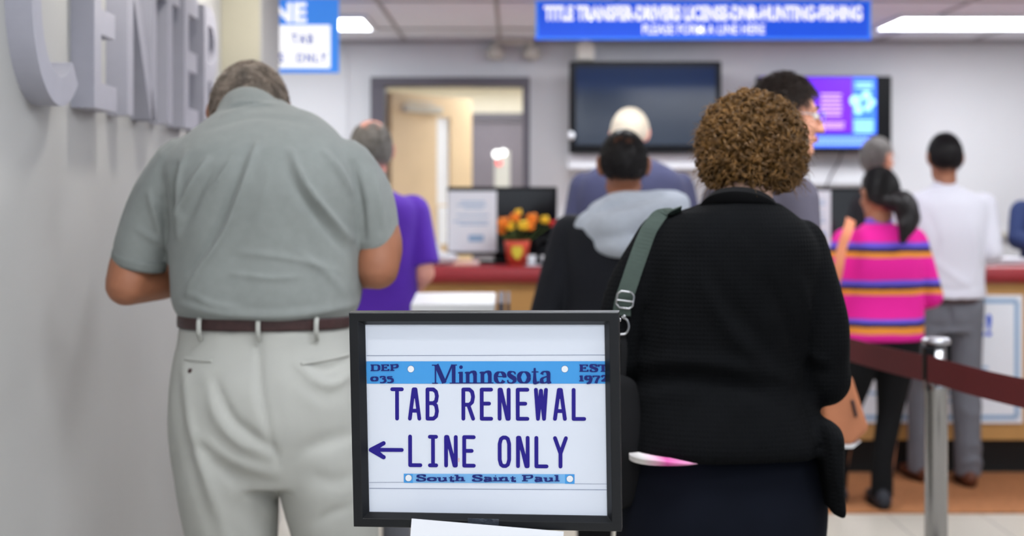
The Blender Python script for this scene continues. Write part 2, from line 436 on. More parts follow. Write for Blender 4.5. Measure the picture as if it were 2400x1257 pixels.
def letter(ch, d0, label):
    G = []; U0, U1 = 0.0, 0.06; H, t = 0.457, 0.068
    def slab(poly):
        n = len(poly); V = [wl(d0 + a, U1, lz0 + z) for a, z in poly] + [wl(d0 + a, U0, lz0 + z) for a, z in poly]
        F = [tuple(range(n)), tuple(range(2 * n - 1, n - 1, -1))] + [(i, (i + 1) % n, (i + 1) % n + n, i + n) for i in range(n)]
        F = [f[::-1] for f in F]
        G.append((np.array(V), F))
    def band(outer, inner):
        for i in range(len(outer) - 1): pass
        n = len(outer); V = []
        for a, z in outer + inner: V.append(wl(d0 + a, U1, lz0 + z))
        for a, z in outer + inner: V.append(wl(d0 + a, U0, lz0 + z))
        F = []; o2 = n; b = 2 * n
        for i in range(n - 1):
            F += [(i, i + 1, o2 + i + 1, o2 + i), (b + i + 1, b + i, b + o2 + i, b + o2 + i + 1), (i + 1, i, b + i, b + i + 1), (o2 + i, o2 + i + 1, b + o2 + i + 1, b + o2 + i)]
        F += [(0, o2, b + o2, b), (o2 + n - 1, n - 1, b + n - 1, b + o2 + n - 1)]
        G.append((np.array(V), F))
    if ch == 'C':
        A = np.linspace(R(48), R(312), 48); H = 0.478; rx, ry = 0.215, H / 2
        band([(rx + rx * math.cos(a), ry - .014 + ry * math.sin(a)) for a in A], [(rx + (rx - t) * math.cos(a) * 1.0, ry - .014 + (ry - t) * math.sin(a)) for a in A])
    elif ch == 'R':
        W = 0.26; slab([(0, 0), (t, 0), (t, H), (0, H)])
        A = np.linspace(R(90), R(-90), 20); cy, ry = H - 0.135, 0.135; cx = 0.12
        band([(t, H)] + [(cx + 0.14 * math.cos(a), cy + ry * math.sin(a)) for a in A] + [(t, H - 0.27)], [(t, H - t)] + [(cx + 0.075 * math.cos(a), cy + (ry - t) * math.sin(a)) for a in A] + [(t, H - 0.27 + t)])
        slab([(0.11, 0.19), (0.18, 0.2), (W + 0.02, 0), (W - 0.06, 0)])
    else:
        for p in stroke_letter(ch): slab(p)
    V, F = merge(G); o = obj('wall_letter', (V, F), M['letter_grey'])
    return tag(o, label, 'letter', 'raised letters on the left wall')
letter('C', 3.145, 'raised grey letter C, nearest on the left wall')
letter('E', 3.65, 'raised grey letter E next to the C on the left wall')
letter('N', 3.99, 'raised grey letter N between the near E and the T')
letter('T', 4.39, 'raised grey letter T between the N and the far E')
letter('E', 4.75, 'raised grey letter E between the T and the R')
letter('R', 5.09, 'raised grey letter R, farthest on the left wall')

# ------------------------------------------------------------------ text helpers
def text_geo(body, size, bold=0.0, align='CENTER', sx=1.0, space=1.0):
    """plain sans lettering as flat geometry in x,z (built-in face)"""
    cu = bpy.data.curves.new('t', 'FONT'); cu.body = body; cu.size = size; cu.align_x = align; cu.offset = bold; cu.extrude = 0; cu.space_character = space
    cu.resolution_u = 3
    o = bpy.data.objects.new('t', cu); COL.objects.link(o)
    dg = bpy.context.evaluated_depsgraph_get(); me = bpy.data.meshes.new_from_object(o.evaluated_get(dg))
    n = len(me.vertices); co = np.empty(n * 3); me.vertices.foreach_get('co', co); co = co.reshape(-1, 3)
    F = [tuple(p.vertices) for p in me.polygons]
    bpy.data.objects.remove(o); bpy.data.curves.remove(cu); bpy.data.meshes.remove(me)
    return np.column_stack([co[:, 0] * sx, np.zeros(n), co[:, 1]]), F
def shift(g, d): return g[0] + np.array(d, float), g[1]

# hanging banner
sx0, _, sz1 = at(1258, 4, 7.1); sx1, _, sz0 = at(2037, 92, 7.1)
hs = empty('hanging_banner', ((sx0 + sx1) / 2, 7.1, sz0), 'long blue hanging banner with white lettering over the counter', 'sign')
bw, bh = sx1 - sx0, sz1 - sz0
obj('panel', box((0, 0, bh / 2), (bw, 0.03, bh)), M['lit_blue'], hs)
obj('edge_trim', [box((0, 0, 0.004), (bw + 0.012, 0.036, 0.008)), box((0, 0, bh), (bw + 0.012, 0.036, 0.008)), box((bw / 2, 0, bh / 2), (0.01, 0.036, bh)), box((-bw / 2, 0, bh / 2), (0.01, 0.036, bh))], M['lit_blue_pale'], hs)
g1 = text_geo('TITLE TRANSFER-DRIVERS LICENSE-DNR-HUNTING-FISHING', 0.1, 0.0045)
g1[0][:, 0] *= 0.955 * bw / np.ptp(g1[0][:, 0]); g1[0][:, 2] *= 0.076 / np.ptp(g1[0][:, 2])
g2 = text_geo('PLEASE FORM A LINE HERE', 0.06, 0.001); g2[0][:, 0] *= 0.61 / np.ptp(g2[0][:, 0]); g2[0][:, 2] *= 0.048 / np.ptp(g2[0][:, 2])
obj('lettering', [shift(g1, (0, -0.0165, bh - 0.092)), shift(g2, (0, -0.0165, 0.026))], M['lit_white'], hs)
for x in (-0.6, 0.6): obj('hanger', tube([(x, 0, bh), (x, 0, CEIL - sz0)], [0.004], 8, 1), M['chrome_dull'], hs)
# small sign by the pier
tx1, _, tz0 = at(794, 171, 7.1)
ts = empty('hanging_sign', (tx1 - 0.30, 7.1, tz0), 'blue and white hanging sign half hidden by the wall pier', 'sign')
obj('panel', box((0, 0, 0.185), (0.60, 0.03, 0.37)), M['lit_blue_pale'], ts)
obj('white_field', box((-0.01, -0.0165, 0.13), (0.54, 0.003, 0.215)), M['lit_white'], ts, bevel=0.001)
ga = text_geo('NE', 0.12, 0.005, 'RIGHT', 1.12); ga[0][:, 2] *= 0.10 / np.ptp(ga[0][:, 2])
obj('heading', shift(ga, (0.140, -0.0165, 0.255)), M['lit_white'], ts)
obj('lettering', [shift(text_geo('TAB', 0.068, 0.0018, sx=.72, space=1.35), (0.121, -0.0185, 0.145)), shift(text_geo('S', 0.068, 0.0018, sx=.75), (0.017, -0.0185, 0.05)), shift(text_geo('ONLY', 0.068, 0.0018, sx=.72, space=1.3), (0.164, -0.0185, 0.05))], M['blue_sign'], ts)
for x in (-0.2, 0.2): obj('hanger', tube([(x, 0, 0.37), (x, 0, CEIL - tz0)], [0.004], 8, 1), M['chrome_dull'], ts)

# ------------------------------------------------------------------ televisions and wall fittings
def tv(x0, y0, x1, y1, D, label):
    a = at(x0, y0, D); b = at(x1, y1, D); W, Hh = b[0] - a[0], a[2] - b[2]
    t = empty('wall_television', ((a[0] + b[0]) / 2, D, b[2]), label, 'television')
    obj('casing', box((0, 0.045, Hh / 2), (W, 0.07, Hh)), M['black_plastic'], t, bevel=0.008)
    obj('wall_bracket', box((0, (BACK - D + 0.08) / 2, Hh / 2), (0.3, BACK - D - 0.08, 0.25)), M['frame_dark'], t)
    return t, W, Hh
t1, W, Hh = tv(1335, 143, 1692, 359, 8.85, 'large switched-off wall television with a dark screen and black frame')
obj('screen', box((0, 0.006, Hh / 2 + 0.008), (W - 0.075, 0.012, Hh - 0.085)), M['screen_off'], t1)
t2, W, Hh = tv(1775, 178, 2091, 356, 9.0, 'wall television showing a purple and blue screen')
def scr(name, x0, x1, z0, z1, c, e, y=0.004): return obj(name, box(((x0 + x1) / 2, y, (z0 + z1) / 2), (x1 - x0, 0.006, z1 - z0)), mat(name + '_glow', c, 0.3, 0.02, 5, emit=e), t2)
px = 9.0 / F_PX; cx_ = (1775 + 2091) / 2
def tx(x): return (x - cx_) * px
def tz(y): return (356 - y) * px
scr('purple_picture', tx(1785), tx(1998), tz(312), tz(181), (96, 22, 214), 0.75)
scr('blue_picture', tx(1998), tx(2054), tz(314), tz(181), (52, 104, 236), 0.8)
scr('news_ticker', tx(1785), tx(2040), tz(345), tz(317), (70, 108, 232), 0.75)
def lines(x0, x1, y0, n, dy, h, j=6):
    return [box((tx((x0 + x1) / 2), 0.0005, tz(y0 + k * dy)), ((x1 - x0 - rng.uniform(0, j)) * px, 0.002, h * px)) for k in range(n)]
obj('screen_caption', lines(1922, 1974, 222, 6, 9.5, 4) + lines(1900, 1980, 288, 3, 6, 3), mat('caption_glow', (196, 160, 250), 0.4, emit=0.8), t2)
obj('screen_detail', lines(2004, 2046, 196, 2, 8, 4) + [ball((tx(x), 0.0, tz(y)), (r * px, 0.002, r * px)) for x, y, r in ((2005, 236, 13), (2030, 224, 11), (2043, 240, 9), (2012, 258, 10), (2034, 252, 9))] + lines(2001, 2048, 284, 4, 8, 4), mat('detail_glow', (150, 214, 252), 0.4, emit=0.85), t2)
obj('ticker_text', [box((tx(x), 0.0005, tz(y)), (5 * px, 0.002, 5 * px)) for y in (325, 336) for x in np.arange(1800, 2036, 8.5)], mat('ticker_glow', (140, 178, 252), 0.4, emit=0.8), t2)
# mount over the first television, shelf below, cables
tag(obj('ceiling_mount', [box(at(1372, 122, 8.95), (0.11, 0.09, 0.11)), box(at(1372, 102, 8.95), (0.05, 0.05, 0.07))], M['beige_plastic'], bevel=0.01), 'small grey mounting box above the dark television', 'bracket')
a = at(1486, 379, 9.12)
tag(obj('wall_shelf', box((a[0], 9.05, a[2] - 0.004), (0.86, 0.26, 0.095)), M['white_plastic'], bevel=0.01), 'long white shelf box under the dark television', 'shelf')
tag(obj('round_sensor', ball(at(1339, 318, 8.8), (0.02, 0.03, 0.026)), M['white_plastic'], smooth=True), 'small round white fitting on the left edge of the dark television', 'fitting')
a = at(1950, 410, 9.15)
tag(obj('wall_panel', box((a[0], 9.165, a[2]), (0.42, 0.03, 0.13)), M['white_plastic'], bevel=0.008), 'white wall panel under the purple television', 'panel')
cb = [tube([at(1975, 350, 9.14), at(1965, 380, 9.14), at(1948, 410, 9.13), at(1935, 440, 9.14)], [0.005], 8, 5)]
tag(obj('television_cable', cb, M['frame_dark'], smooth=True), 'thin grey cable hanging under the purple television', 'cable')
tag(obj('wall_rail', box((2.9, 9.16, 1.175), (3.0, 0.04, 0.03)), M['beige_plastic']), 'pale wall rail behind the right end of the counter', 'rail')
el = empty('emergency_light', at(1205, 97, 9.12), 'twin headed emergency light under the ceiling', 'light')
obj('housing', box((0, 0.0, -0.005), (0.26, 0.09, 0.04)), M['beige_plastic'], el, bevel=0.01)
for s in (-1, 1): obj('lamp_head', [lathe([(0.02, 0), (0.05, -0.03), (0.058, -0.07), (0.04, -0.098), (0.0, -0.1)], 20, (s * 0.118, -0.02, -0.02))], M['beige_plastic'], el, smooth=True)

# ------------------------------------------------------------------ counter
CY0, CT = 7.2, 1.07
CX0, CX1 = -0.75, 4.2
n_ = 12
prof = [(CY0 + 0.045 - 0.045 * math.sin(a), CT - 0.045 + 0.045 * math.cos(a)) for a in np.linspace(0, math.pi, n_)]
prof = [(CY0 + 0.62, CT)] + prof + [(CY0 + 0.62, CT - 0.09)]
V = [(x, y, z) for x in (CX0, CX1) for y, z in prof]; k = len(prof)
Fc = [tuple(range(k))[::-1], tuple(range(k, 2 * k))] + [(i, (i + 1) % k, (i + 1) % k + k, i + k) for i in range(k)]
ct = empty('service_counter', (0, 0, 0), 'long service counter with a red rounded top and wood front', 'counter')
obj('countertop', (np.array(V), Fc), M['counter_red'], ct, smooth=False)
obj('front_panel', box(((CX0 + CX1) / 2, CY0 + 0.31, 0.58), (CX1 - CX0 - 0.04, 0.5, 0.80)), M['counter_wood'], ct)
obj('toe_kick', box(((CX0 + CX1) / 2, CY0 + 0.36, 0.09), (CX1 - CX0 - 0.08, 0.44, 0.18)), M['black_base'], ct)
# framed poster on its front
p0 = at(1962, 692, CY0 + 0.05); p1 = at(2396, 992, CY0 + 0.05); PW, PH = p1[0] - p0[0], p0[2] - p1[2]
po = empty('counter_poster', ((p0[0] + p1[0]) / 2, CY0 + 0.052, p1[2]), 'white poster with a pale blue border on the counter front', 'poster')
obj('sheet', box((0, 0, PH / 2), (PW, 0.012, PH)), M['paper'], po)
b_ = 0.022; q = 0.03
obj('border', [box((0, -0.0065, z), (PW - 2 * q, 0.002, b_)) for z in (q, PH - q)] + [box((x, -0.0065, PH / 2), (b_, 0.002, PH - 2 * q)) for x in (-PW / 2 + q, PW / 2 - q)], M['blue_ink_light'], po)
g = text_geo('E!', 0.15, 0.004); ex = at(2300, 786, CY0 + 0.05)[0] - po.location[0]
obj('heading', shift(g, (ex, -0.0075, PH - 0.205)), M['blue_sign'], po)
tl = []
for z, wd_ in ((PH - 0.26, 0.28), (PH - 0.33, 0.0), (PH - 0.37, 0.6), (PH - 0.41, 0.66), (PH - 0.45, 0.5), (PH - 0.5, 0.62), (PH - 0.54, 0.4)):
    x = -wd_ / 2
    while x < wd_ / 2 - 0.02:
        l = rng.uniform(0.02, 0.07); tl.append(box((x + l / 2, -0.0068, z), (l, 0.0015, 0.014))); x += l + 0.012
obj('small_print', tl, M['blue_ink_light'], po)
# floor mat
tag(obj('floor_mat', box((2.35, 6.83, 0.006), (3.9, 0.90, 0.012)), M['mat_brown'], bevel=0.003), 'brown coir floor mat along the counter', 'mat')

# things on the counter
def monitor(x0, y0, x1, y1, D, label, sheet):
    a = at(x0, y0, D); b = at(x1, y1, D); W, Hh = b[0] - a[0], a[2] - b[2]
    t = empty('computer_monitor', ((a[0] + b[0]) / 2, D, CT), label, 'monitor'); zb = b[2] - CT
    obj('casing', box((0, 0.025, zb + Hh / 2), (W, 0.04, Hh)), M['black_plastic'], t, bevel=0.006)
    obj('screen', box((0, 0.003, zb + Hh / 2), (W - 0.03, 0.006, Hh - 0.03)), M['screen_dark'], t)
    obj('stand', [box((0, 0.055, (zb + 0.15) / 2 + 0.004), (0.09, 0.03, zb + 0.15)), box((0, 0.03, 0.011), (0.24, 0.18, 0.016))], M['black_plastic'], t, bevel=0.004)
    a2 = at(sheet[0], sheet[1], D); b2 = at(sheet[2], sheet[3], D)
    o = obj('taped_sheet', box(((a2[0] + b2[0]) / 2 - t.location[0], -0.006, (a2[2] + b2[2]) / 2 - CT), (b2[0] - a2[0], 0.004, a2[2] - b2[2])), M['paper'], t)
    cxs = (a2[0] + b2[0]) / 2 - t.location[0]; czs = (a2[2] + b2[2]) / 2 - CT; hh = (a2[2] - b2[2])
    obj('printing', [box((cxs + rng.uniform(-.01, .01), -0.0085, czs + hh * f), ((b2[0] - a2[0]) * wf, 0.001, 0.006)) for f, wf in ((.32, .5), (.27, .6), (.22, .4), (.1, .65), (0, .72), (-.05, .6))]
        + [box((cxs + 0.02, -0.0085, czs - hh * .28), (0.08, 0.001, 0.035))], M['blue_ink_light'], t)
    return t
mk('screen_dark', (16, 14, 15), 0.1, 0.1, 3, spec=0.6)
monitor(1048, 438, 1306, 598, 7.45, 'black counter monitor with a white sheet taped over its left half, behind the flowers', (1050, 448, 1164, 590))
monitor(1862, 440, 2040, 585, 7.45, 'black counter monitor at right, white sheet taped on it', (1868, 447, 1946, 580))
# flower pot
fp = empty('flower_pot', (at(1212, 625, 7.33)[0], 7.33, CT), 'red pot of orange and yellow flowers on the red counter', 'flowers')
obj('pot', lathe([(0.0, 0), (0.05, 0), (0.062, 0.09), (0.068, 0.125), (0.058, 0.125), (0.0, 0.115)], 28), M['pot_red'], fp, smooth=True)
obj('pot_label', prism([(-0.028, 0.06), (0.0, 0.028), (0.028, 0.06), (0.026, 0.098), (-0.026, 0.098)], -0.0665, -0.05), M['pot_label'], fp)
def flower(c, r, m):
    G = [ball(c, r * 0.5, 10, 6)]
    for k in range(11):
        a = k * 2.39996; e = 0.9 * math.cos(k * 0.55)
        dv = np.array((math.cos(a) * math.cos(e), math.sin(a) * math.cos(e) * 0.8, math.sin(e)))
        G.append(ball(np.array(c) + dv * r * 0.6, (r * 0.42, r * 0.42, r * 0.3), 8, 6, rot=(e, 0, a)))
    return obj('flower_head', G, m, fp, smooth=True)
stems = []
def fl(x, y, r, m, dy):
    a = at(x, y, 7.33 + dy); c = (a[0] - fp.location[0], dy, a[2] - CT); flower(c, r, m)
    stems.append(tube([(c[0] * 0.2, c[1] * 0.2, 0.11), (c[0] * 0.6, c[1] * .6, 0.11 + (c[2] - .11) * .5), c], [0.003], 6, 4))
for x, y, r, m, dy in ((1180, 522, .034, 'flower_orange', -.03), (1207, 510, .03, 'flower_orange', .0), (1226, 528, .032, 'flower_yellow', -.05), (1247, 512, .033, 'flower_orange', .0),
                       (1195, 530, .028, 'flower_yellow', -.02), (1242, 530, .028, 'flower_orange', -.02), (1176, 540, .024, 'flower_orange', 0), (1215, 498, .022, 'flower_yellow', .03),
                       (1277, 515, .026, 'flower_yellow', .02), (1296, 524, .022, 'flower_red', .02)): fl(x, y, r, M[m], dy)
lv = []
for k in range(14):
    a = rng.uniform(0, 6.28); l = rng.uniform(.03, .09)
    lv.append(ball((math.cos(a) * l, math.sin(a) * l * .6, rng.uniform(.12, .2)), (.026, .005, .012), 8, 6, rot=(rng.uniform(-.6, .6), rng.uniform(-.7, .7), a)))
obj('foliage', lv + stems, M['leaf'], fp, smooth=True)
# telephone, cups, crumpled bag, papers
ph = empty('desk_telephone', (at(1285, 600, 7.5)[0] + 0.01, 7.365, CT + 0.003), 'black desk telephone behind the flower pot', 'telephone')
obj('base', [box((0, 0, 0.05), (0.16, 0.1, 0.07), rot=(R(25), 0, 0))], M['black_plastic'], ph, bevel=0.008)
obj('handset', tube([(-.075, -.03, .105), (-.06, -.02, .125), (.06, -.02, .125), (.075, -.03, .105)], [.02, .016, .016, .02], 12, 4), M['black_plastic'], ph, smooth=True)
for x, lab in ((1246, 'small white cup beside the red flower pot'), (1287, 'white bowl on the counter, right of the flower pot')):
    a = at(x, 610, 7.275); r = 0.024 if x < 1260 else 0.045
    tag(obj('white_cup', lathe([(0, 0), (r * .7, 0), (r, .05), (r * .92, .05), (r * .6, .012), (0, .012)], 24, (a[0], 7.275, CT)), M['white_plastic'], smooth=True), lab, 'cup', 'white cups by the flowers')
cbag = [ball((0, 0, .03), (.07, .05, .035)), ball((-.05, .0, .05), (.05, .04, .045)), ball((.05, -.02, .025), (.05, .04, .028)), ball((-.03, .02, .075), (.035, .03, .03))]
cbo = fuse('crumpled_bag', cbag, M['white_plastic'], None, 0.006, 2, lambda co, no: co + no * (vnoise(co, 60, 3) * .004)[:, None])
cbo.location = (at(1028, 610, 7.35)[0], 7.38, CT + 0.004); tag(cbo, 'crumpled white plastic bag on the left end of the red counter', 'bag')
tag(obj('paper_sheet', box((at(1262, 634, 7.26)[0], 7.28, CT + 0.002), (0.14, 0.1, 0.003), rot=(0, 0, R(8))), M['paper']), 'loose white paper on the counter in front of the flower pot', 'paper')
tag(obj('paper_stack', [box((at(2335, 620, 7.4)[0], 7.45, CT + 0.012 + 0.006 * k), (0.28, 0.2, 0.005), rot=(0, 0, R(rng.uniform(-6, 6)))) for k in range(4)], M['paper']), 'low stack of white papers at the right end of the counter', 'paper')
tag(obj('tape_dispenser', [box((at(2305, 612, 7.4)[0], 7.32, CT + 0.03), (0.07, 0.06, 0.06))], M['white_plastic'], bevel=0.012), 'small white box on the counter beside the papers', 'box')

# writing stand ahead of the person in purple
wsd = empty('writing_stand', (at(1075, 700, 5.1)[0], 5.1, 0), 'white writing stand with a dark grey end cap', 'stand')
obj('top', box((-0.02, 0.12, 1.03), (0.30, 0.3, 0.05), rot=(R(4), 0, 0)), M['white_plastic'], wsd, bevel=0.004)
obj('end_cap', [box((0.152, 0.12, 1.03), (0.022, 0.3, 0.056), rot=(R(4), 0, 0)), box((0.178, 0.12, 1.03), (0.012, 0.3, 0.056), rot=(R(4), 0, 0))], M['frame_dark'], wsd)
obj('post', [tube([(0, .14, .02), (0, .14, 1.01)], [.025], 16, 1)], M['chrome_dull'], wsd, smooth=True)
obj('foot', lathe([(0, 0), (.17, 0), (.17, .015), (.03, .03), (0, .03)], 32, (0, .14, 0)), M['black_plastic'], wsd, smooth=True)

# ------------------------------------------------------------------ the framed queue sign on its post
SD = 2.0464
sign = empty('queue_sign', (-0.0391, SD, 1.1131), 'black framed sign on a post, TAB RENEWAL LINE ONLY with an arrow', 'sign')
sign.rotation_euler = (R(2.84), R(-0.64), R(-7.04))
# sheet layout: corners of the visible printed sheet in layout units -> sheet position in metres
LC = np.array([(168, 160), (1410, 170), (1422, 1163), (187, 1122)], float)
SW, SH = 0.3466, 0.2745
def S(x, y):
    a = b = 0.5
    for _ in range(6):
        w0, w1, w2, w3 = (1 - a) * (1 - b), a * (1 - b), a * b, (1 - a) * b
        p = w0 * LC[0] + w1 * LC[1] + w2 * LC[2] + w3 * LC[3]
        da = (1 - b) * (LC[1] - LC[0]) + b * (LC[2] - LC[3]); db = (1 - a) * (LC[3] - LC[0]) + a * (LC[2] - LC[1])
        d = np.linalg.solve(np.column_stack([da, db]), np.array((x, y)) - p); a += d[0]; b += d[1]
    return ((a - 0.5) * SW, (0.5 - b) * SH)
FW, FH = 0.390, 0.314
# mitred frame with a sloping inner lip
def ringpts(hw, hh, y): return [(-hw, y, -hh), (hw, y, -hh), (hw, y, hh), (-hw, y, hh)]
prof = [(FW / 2, FH / 2, 0.016), (FW / 2, FH / 2, -0.006), (FW / 2 - .0012, FH / 2 - .0012, -0.0075), (FW / 2 - 0.0135, FH / 2 - 0.0125, -0.0075), (SW / 2 + .0005, SH / 2 + .0005, 0.0035), (SW / 2 + .0005, SH / 2 + .0005, 0.016)]
V = []; Fc = []
for hw, hh, y in prof: V += ringpts(hw, hh, y)
for i in range(len(prof)):
    j = (i + 1) % len(prof)
    for k in range(4): Fc.append((i * 4 + k, i * 4 + (k + 1) % 4, j * 4 + (k + 1) % 4, j * 4 + k))
obj('frame', (np.array(V), [f[::-1] for f in Fc]), M['black_frame'], sign, bevel=0.0006)
obj('insert_sheet', box((0, 0.008, 0), (SW + 0.004, 0.004, SH + 0.004)), mat('sheet_white', (226, 233, 246), 0.45, 0.01, 4, spec=0.4), sign)
obj('back_board', box((0, 0.0155, 0), (FW - 0.004, 0.006, FH - 0.004)), M['black_plastic'], sign)
INK = {'band': mat('band_blue', (70, 160, 232), 0.5, 0.01), 'band_pale': mat('band_pale', (122, 186, 240), 0.5, 0.01), 'navy': mat('ink_navy', (18, 30, 116), 0.5, 0.02),
       'plate': mat('ink_plate', (30, 14, 136), 0.5, 0.02), 'line': mat('ink_line', (92, 104, 140), 0.5, 0), 'hole': mat('ink_hole', (240, 244, 250), 0.5, 0)}
LAY = [0]
def flat_poly(P, dep):
    LAY[0] += 1; dep = dep + LAY[0] * 1.5e-6   # each pen stroke lies on the one before
    V = [(S(x, y)[0], 0.006 - dep, S(x, y)[1]) for x, y in P]; return np.array(V), [tuple(range(len(V)))]
def disc(x, y, r, dep, n=28): return flat_poly([(x + r * math.cos(-a), y + r * math.sin(-a)) for a in np.linspace(0, 2 * math.pi, n, endpoint=False)], dep)
def stroke(P, Wd, dep, rnd=True):
    """pen stroke through layout points with a width at each"""
    P = np.array(P, float); Wd = np.full(len(P), Wd, float) if np.isscalar(Wd) else np.array(Wd, float); G = []
    T = np.gradient(P, axis=0); T /= np.maximum(np.linalg.norm(T, axis=1), 1e-9)[:, None]
    for i in range(len(P) - 1):
        t = unit(P[i + 1] - P[i]) if rnd else None
        n0 = np.array((-t[1], t[0])) if rnd else np.array((-T[i][1], T[i][0])); n1 = n0 if rnd else np.array((-T[i + 1][1], T[i + 1][0]))
        G.append(flat_poly([P[i] + n0 * Wd[i] / 2, P[i + 1] + n1 * Wd[i + 1] / 2, P[i + 1] - n1 * Wd[i + 1] / 2, P[i] - n0 * Wd[i] / 2], dep))
    if rnd:
        for p, w_ in zip(P, Wd): G.append(disc(p[0], p[1], w_ / 2, dep, 14))
    return G
def arc(cx, cy, rx, ry, a0, a1, n=14): return [(cx + rx * math.cos(R(a)), cy + ry * math.sin(R(a))) for a in np.linspace(a0, a1, n)]
# rounded plate lettering, unit cell 1 x 1, y up
PG = {'T': [[(0, 1), (1, 1)], [(.5, 1), (.5, 0)]],
      'A': [[(0, 0), (.4, 1), (.6, 1), (1, 0)], [(.14, .27), (.86, .27)], [(.5, .95), (.5, .75)]],
      'B': [[(0, 0), (0, 1), (.62, 1), (.9, .92), (1, .77), (.9, .6), (.62, .53), (0, .53)], [(.62, .53), (.9, .45), (1, .26), (.9, .08), (.62, 0), (0, 0)]],
      'R': [[(0, 0), (0, 1), (.62, 1), (.9, .92), (1, .75), (.9, .57), (.62, .48), (0, .48)], [(.5, .48), (1, 0)]],
      'E': [[(1, 1), (0, 1), (0, 0), (1, 0)], [(0, .52), (.78, .52)]],
      'N': [[(0, 0), (0, 1), (.14, 1), (.86, 0), (1, 0), (1, 1)], [(.02, .98), (.98, .02)]],
      'W': [[(0, 1), (.2, 0), (.5, .97), (.8, 0), (1, 1)], [(.2, 0), (.24, .2)], [(.8, 0), (.76, .2)]],
      'L': [[(0, 1), (0, 0), (1, 0)]], 'I': [[(.5, 1), (.5, 0)], [(0, 1), (1, 1)], [(0, 0), (1, 0)]],
      'O': [[(.0, .22), (.0, .78), (.14, .95), (.36, 1), (.64, 1), (.86, .95), (1, .78), (1, .22), (.86, .05), (.64, 0), (.36, 0), (.14, .05), (0, .22)]],
      'Y': [[(0, 1), (.5, .46), (1, 1)], [(.5, .46), (.5, 0)]]}
def plate_row(items, y0, y1, slope, x_ref, wd=20):
    G = []
    for ch, a, b in items:
        for st in PG[ch]:
            pts = []
            for u, v in st:
                x = a + wd / 2 + u * (b - a - wd); pts.append((x, y1 - wd / 2 - v * (y1 - y0 - wd) + (x - x_ref) * slope))
            G += stroke(pts, wd, 0.0004)
    return G
row1 = plate_row([('T', 298, 369), ('A', 391, 461), ('B', 484, 554), ('R', 672, 743), ('E', 768, 837), ('N', 861, 928), ('E', 955, 1025), ('W', 1049, 1121), ('A', 1147, 1218), ('L', 1243, 1317)], 482, 653, 0.0142, 298)
row2 = plate_row([('L', 392, 466), ('I', 496, 549), ('N', 581, 652), ('E', 676, 746), ('O', 861, 930), ('N', 956, 1026), ('L', 1051, 1123), ('Y', 1147, 1223)], 727, 895, 0.0235, 392)
obj('plate_lettering', row1 + row2, INK['plate'], sign)
ar = stroke([(200, 803), (358, 806)], 20, 0.0004) + stroke([(194, 803), (262, 770)], 22, 0.0004) + stroke([(194, 803), (262, 842)], 22, 0.0004) + [flat_poly([(184, 803), (268, 776), (232, 803), (268, 836)], 0.0004)]
obj('arrow', ar, INK['plate'], sign)
obj('blue_band', flat_poly([(169, 351), (176, 347), (1416, 358), (1418, 475), (174, 462)], 0.0001), INK['band'], sign)
obj('town_band', flat_poly([(412, 930), (1212, 944), (1212, 993), (412, 977)], 0.0001), INK['band_pale'], sign)
obj('band_end', flat_poly([(368, 929), (416, 930), (416, 978), (368, 976)], 0.00015), INK['band'], sign); obj('band_end', flat_poly([(1208, 944), (1257, 945), (1257, 996), (1208, 994)], 0.00015), INK['band'], sign)
obj('bolt_hole', [disc(407, 389, 17, 0.0003), disc(1208, 397, 17, 0.0003), disc(393, 952, 17, 0.0003), disc(1233, 969, 17, 0.0003)], INK['hole'], sign)
obj('hole_outline', [disc(407, 389, 18.5, 0.00022), disc(1208, 397, 18.5, 0.00022), disc(393, 952, 18.5, 0.00022), disc(1233, 969, 18.5, 0.00022)], INK['navy'], sign)
hl = []
for P, w_ in (([(174, 318), (1420, 326)], 2.2), ([(184, 972), (368, 973)], 1.6), ([(1257, 995), (1428, 999)], 1.6), ([(186, 1002), (700, 1014), (1428, 1029)], 2.4), ([(172, 347), (169, 400)], 1.5)): hl += stroke(P, w_, 0.0001, True)
obj('rule_line', hl, INK['line'], sign)
tag_stain = obj('ink_smudge', flat_poly([(655, 852), (661, 853), (660, 872), (656, 874)], 0.00012), mat('smudge', (226, 176, 170), 0.6), sign)

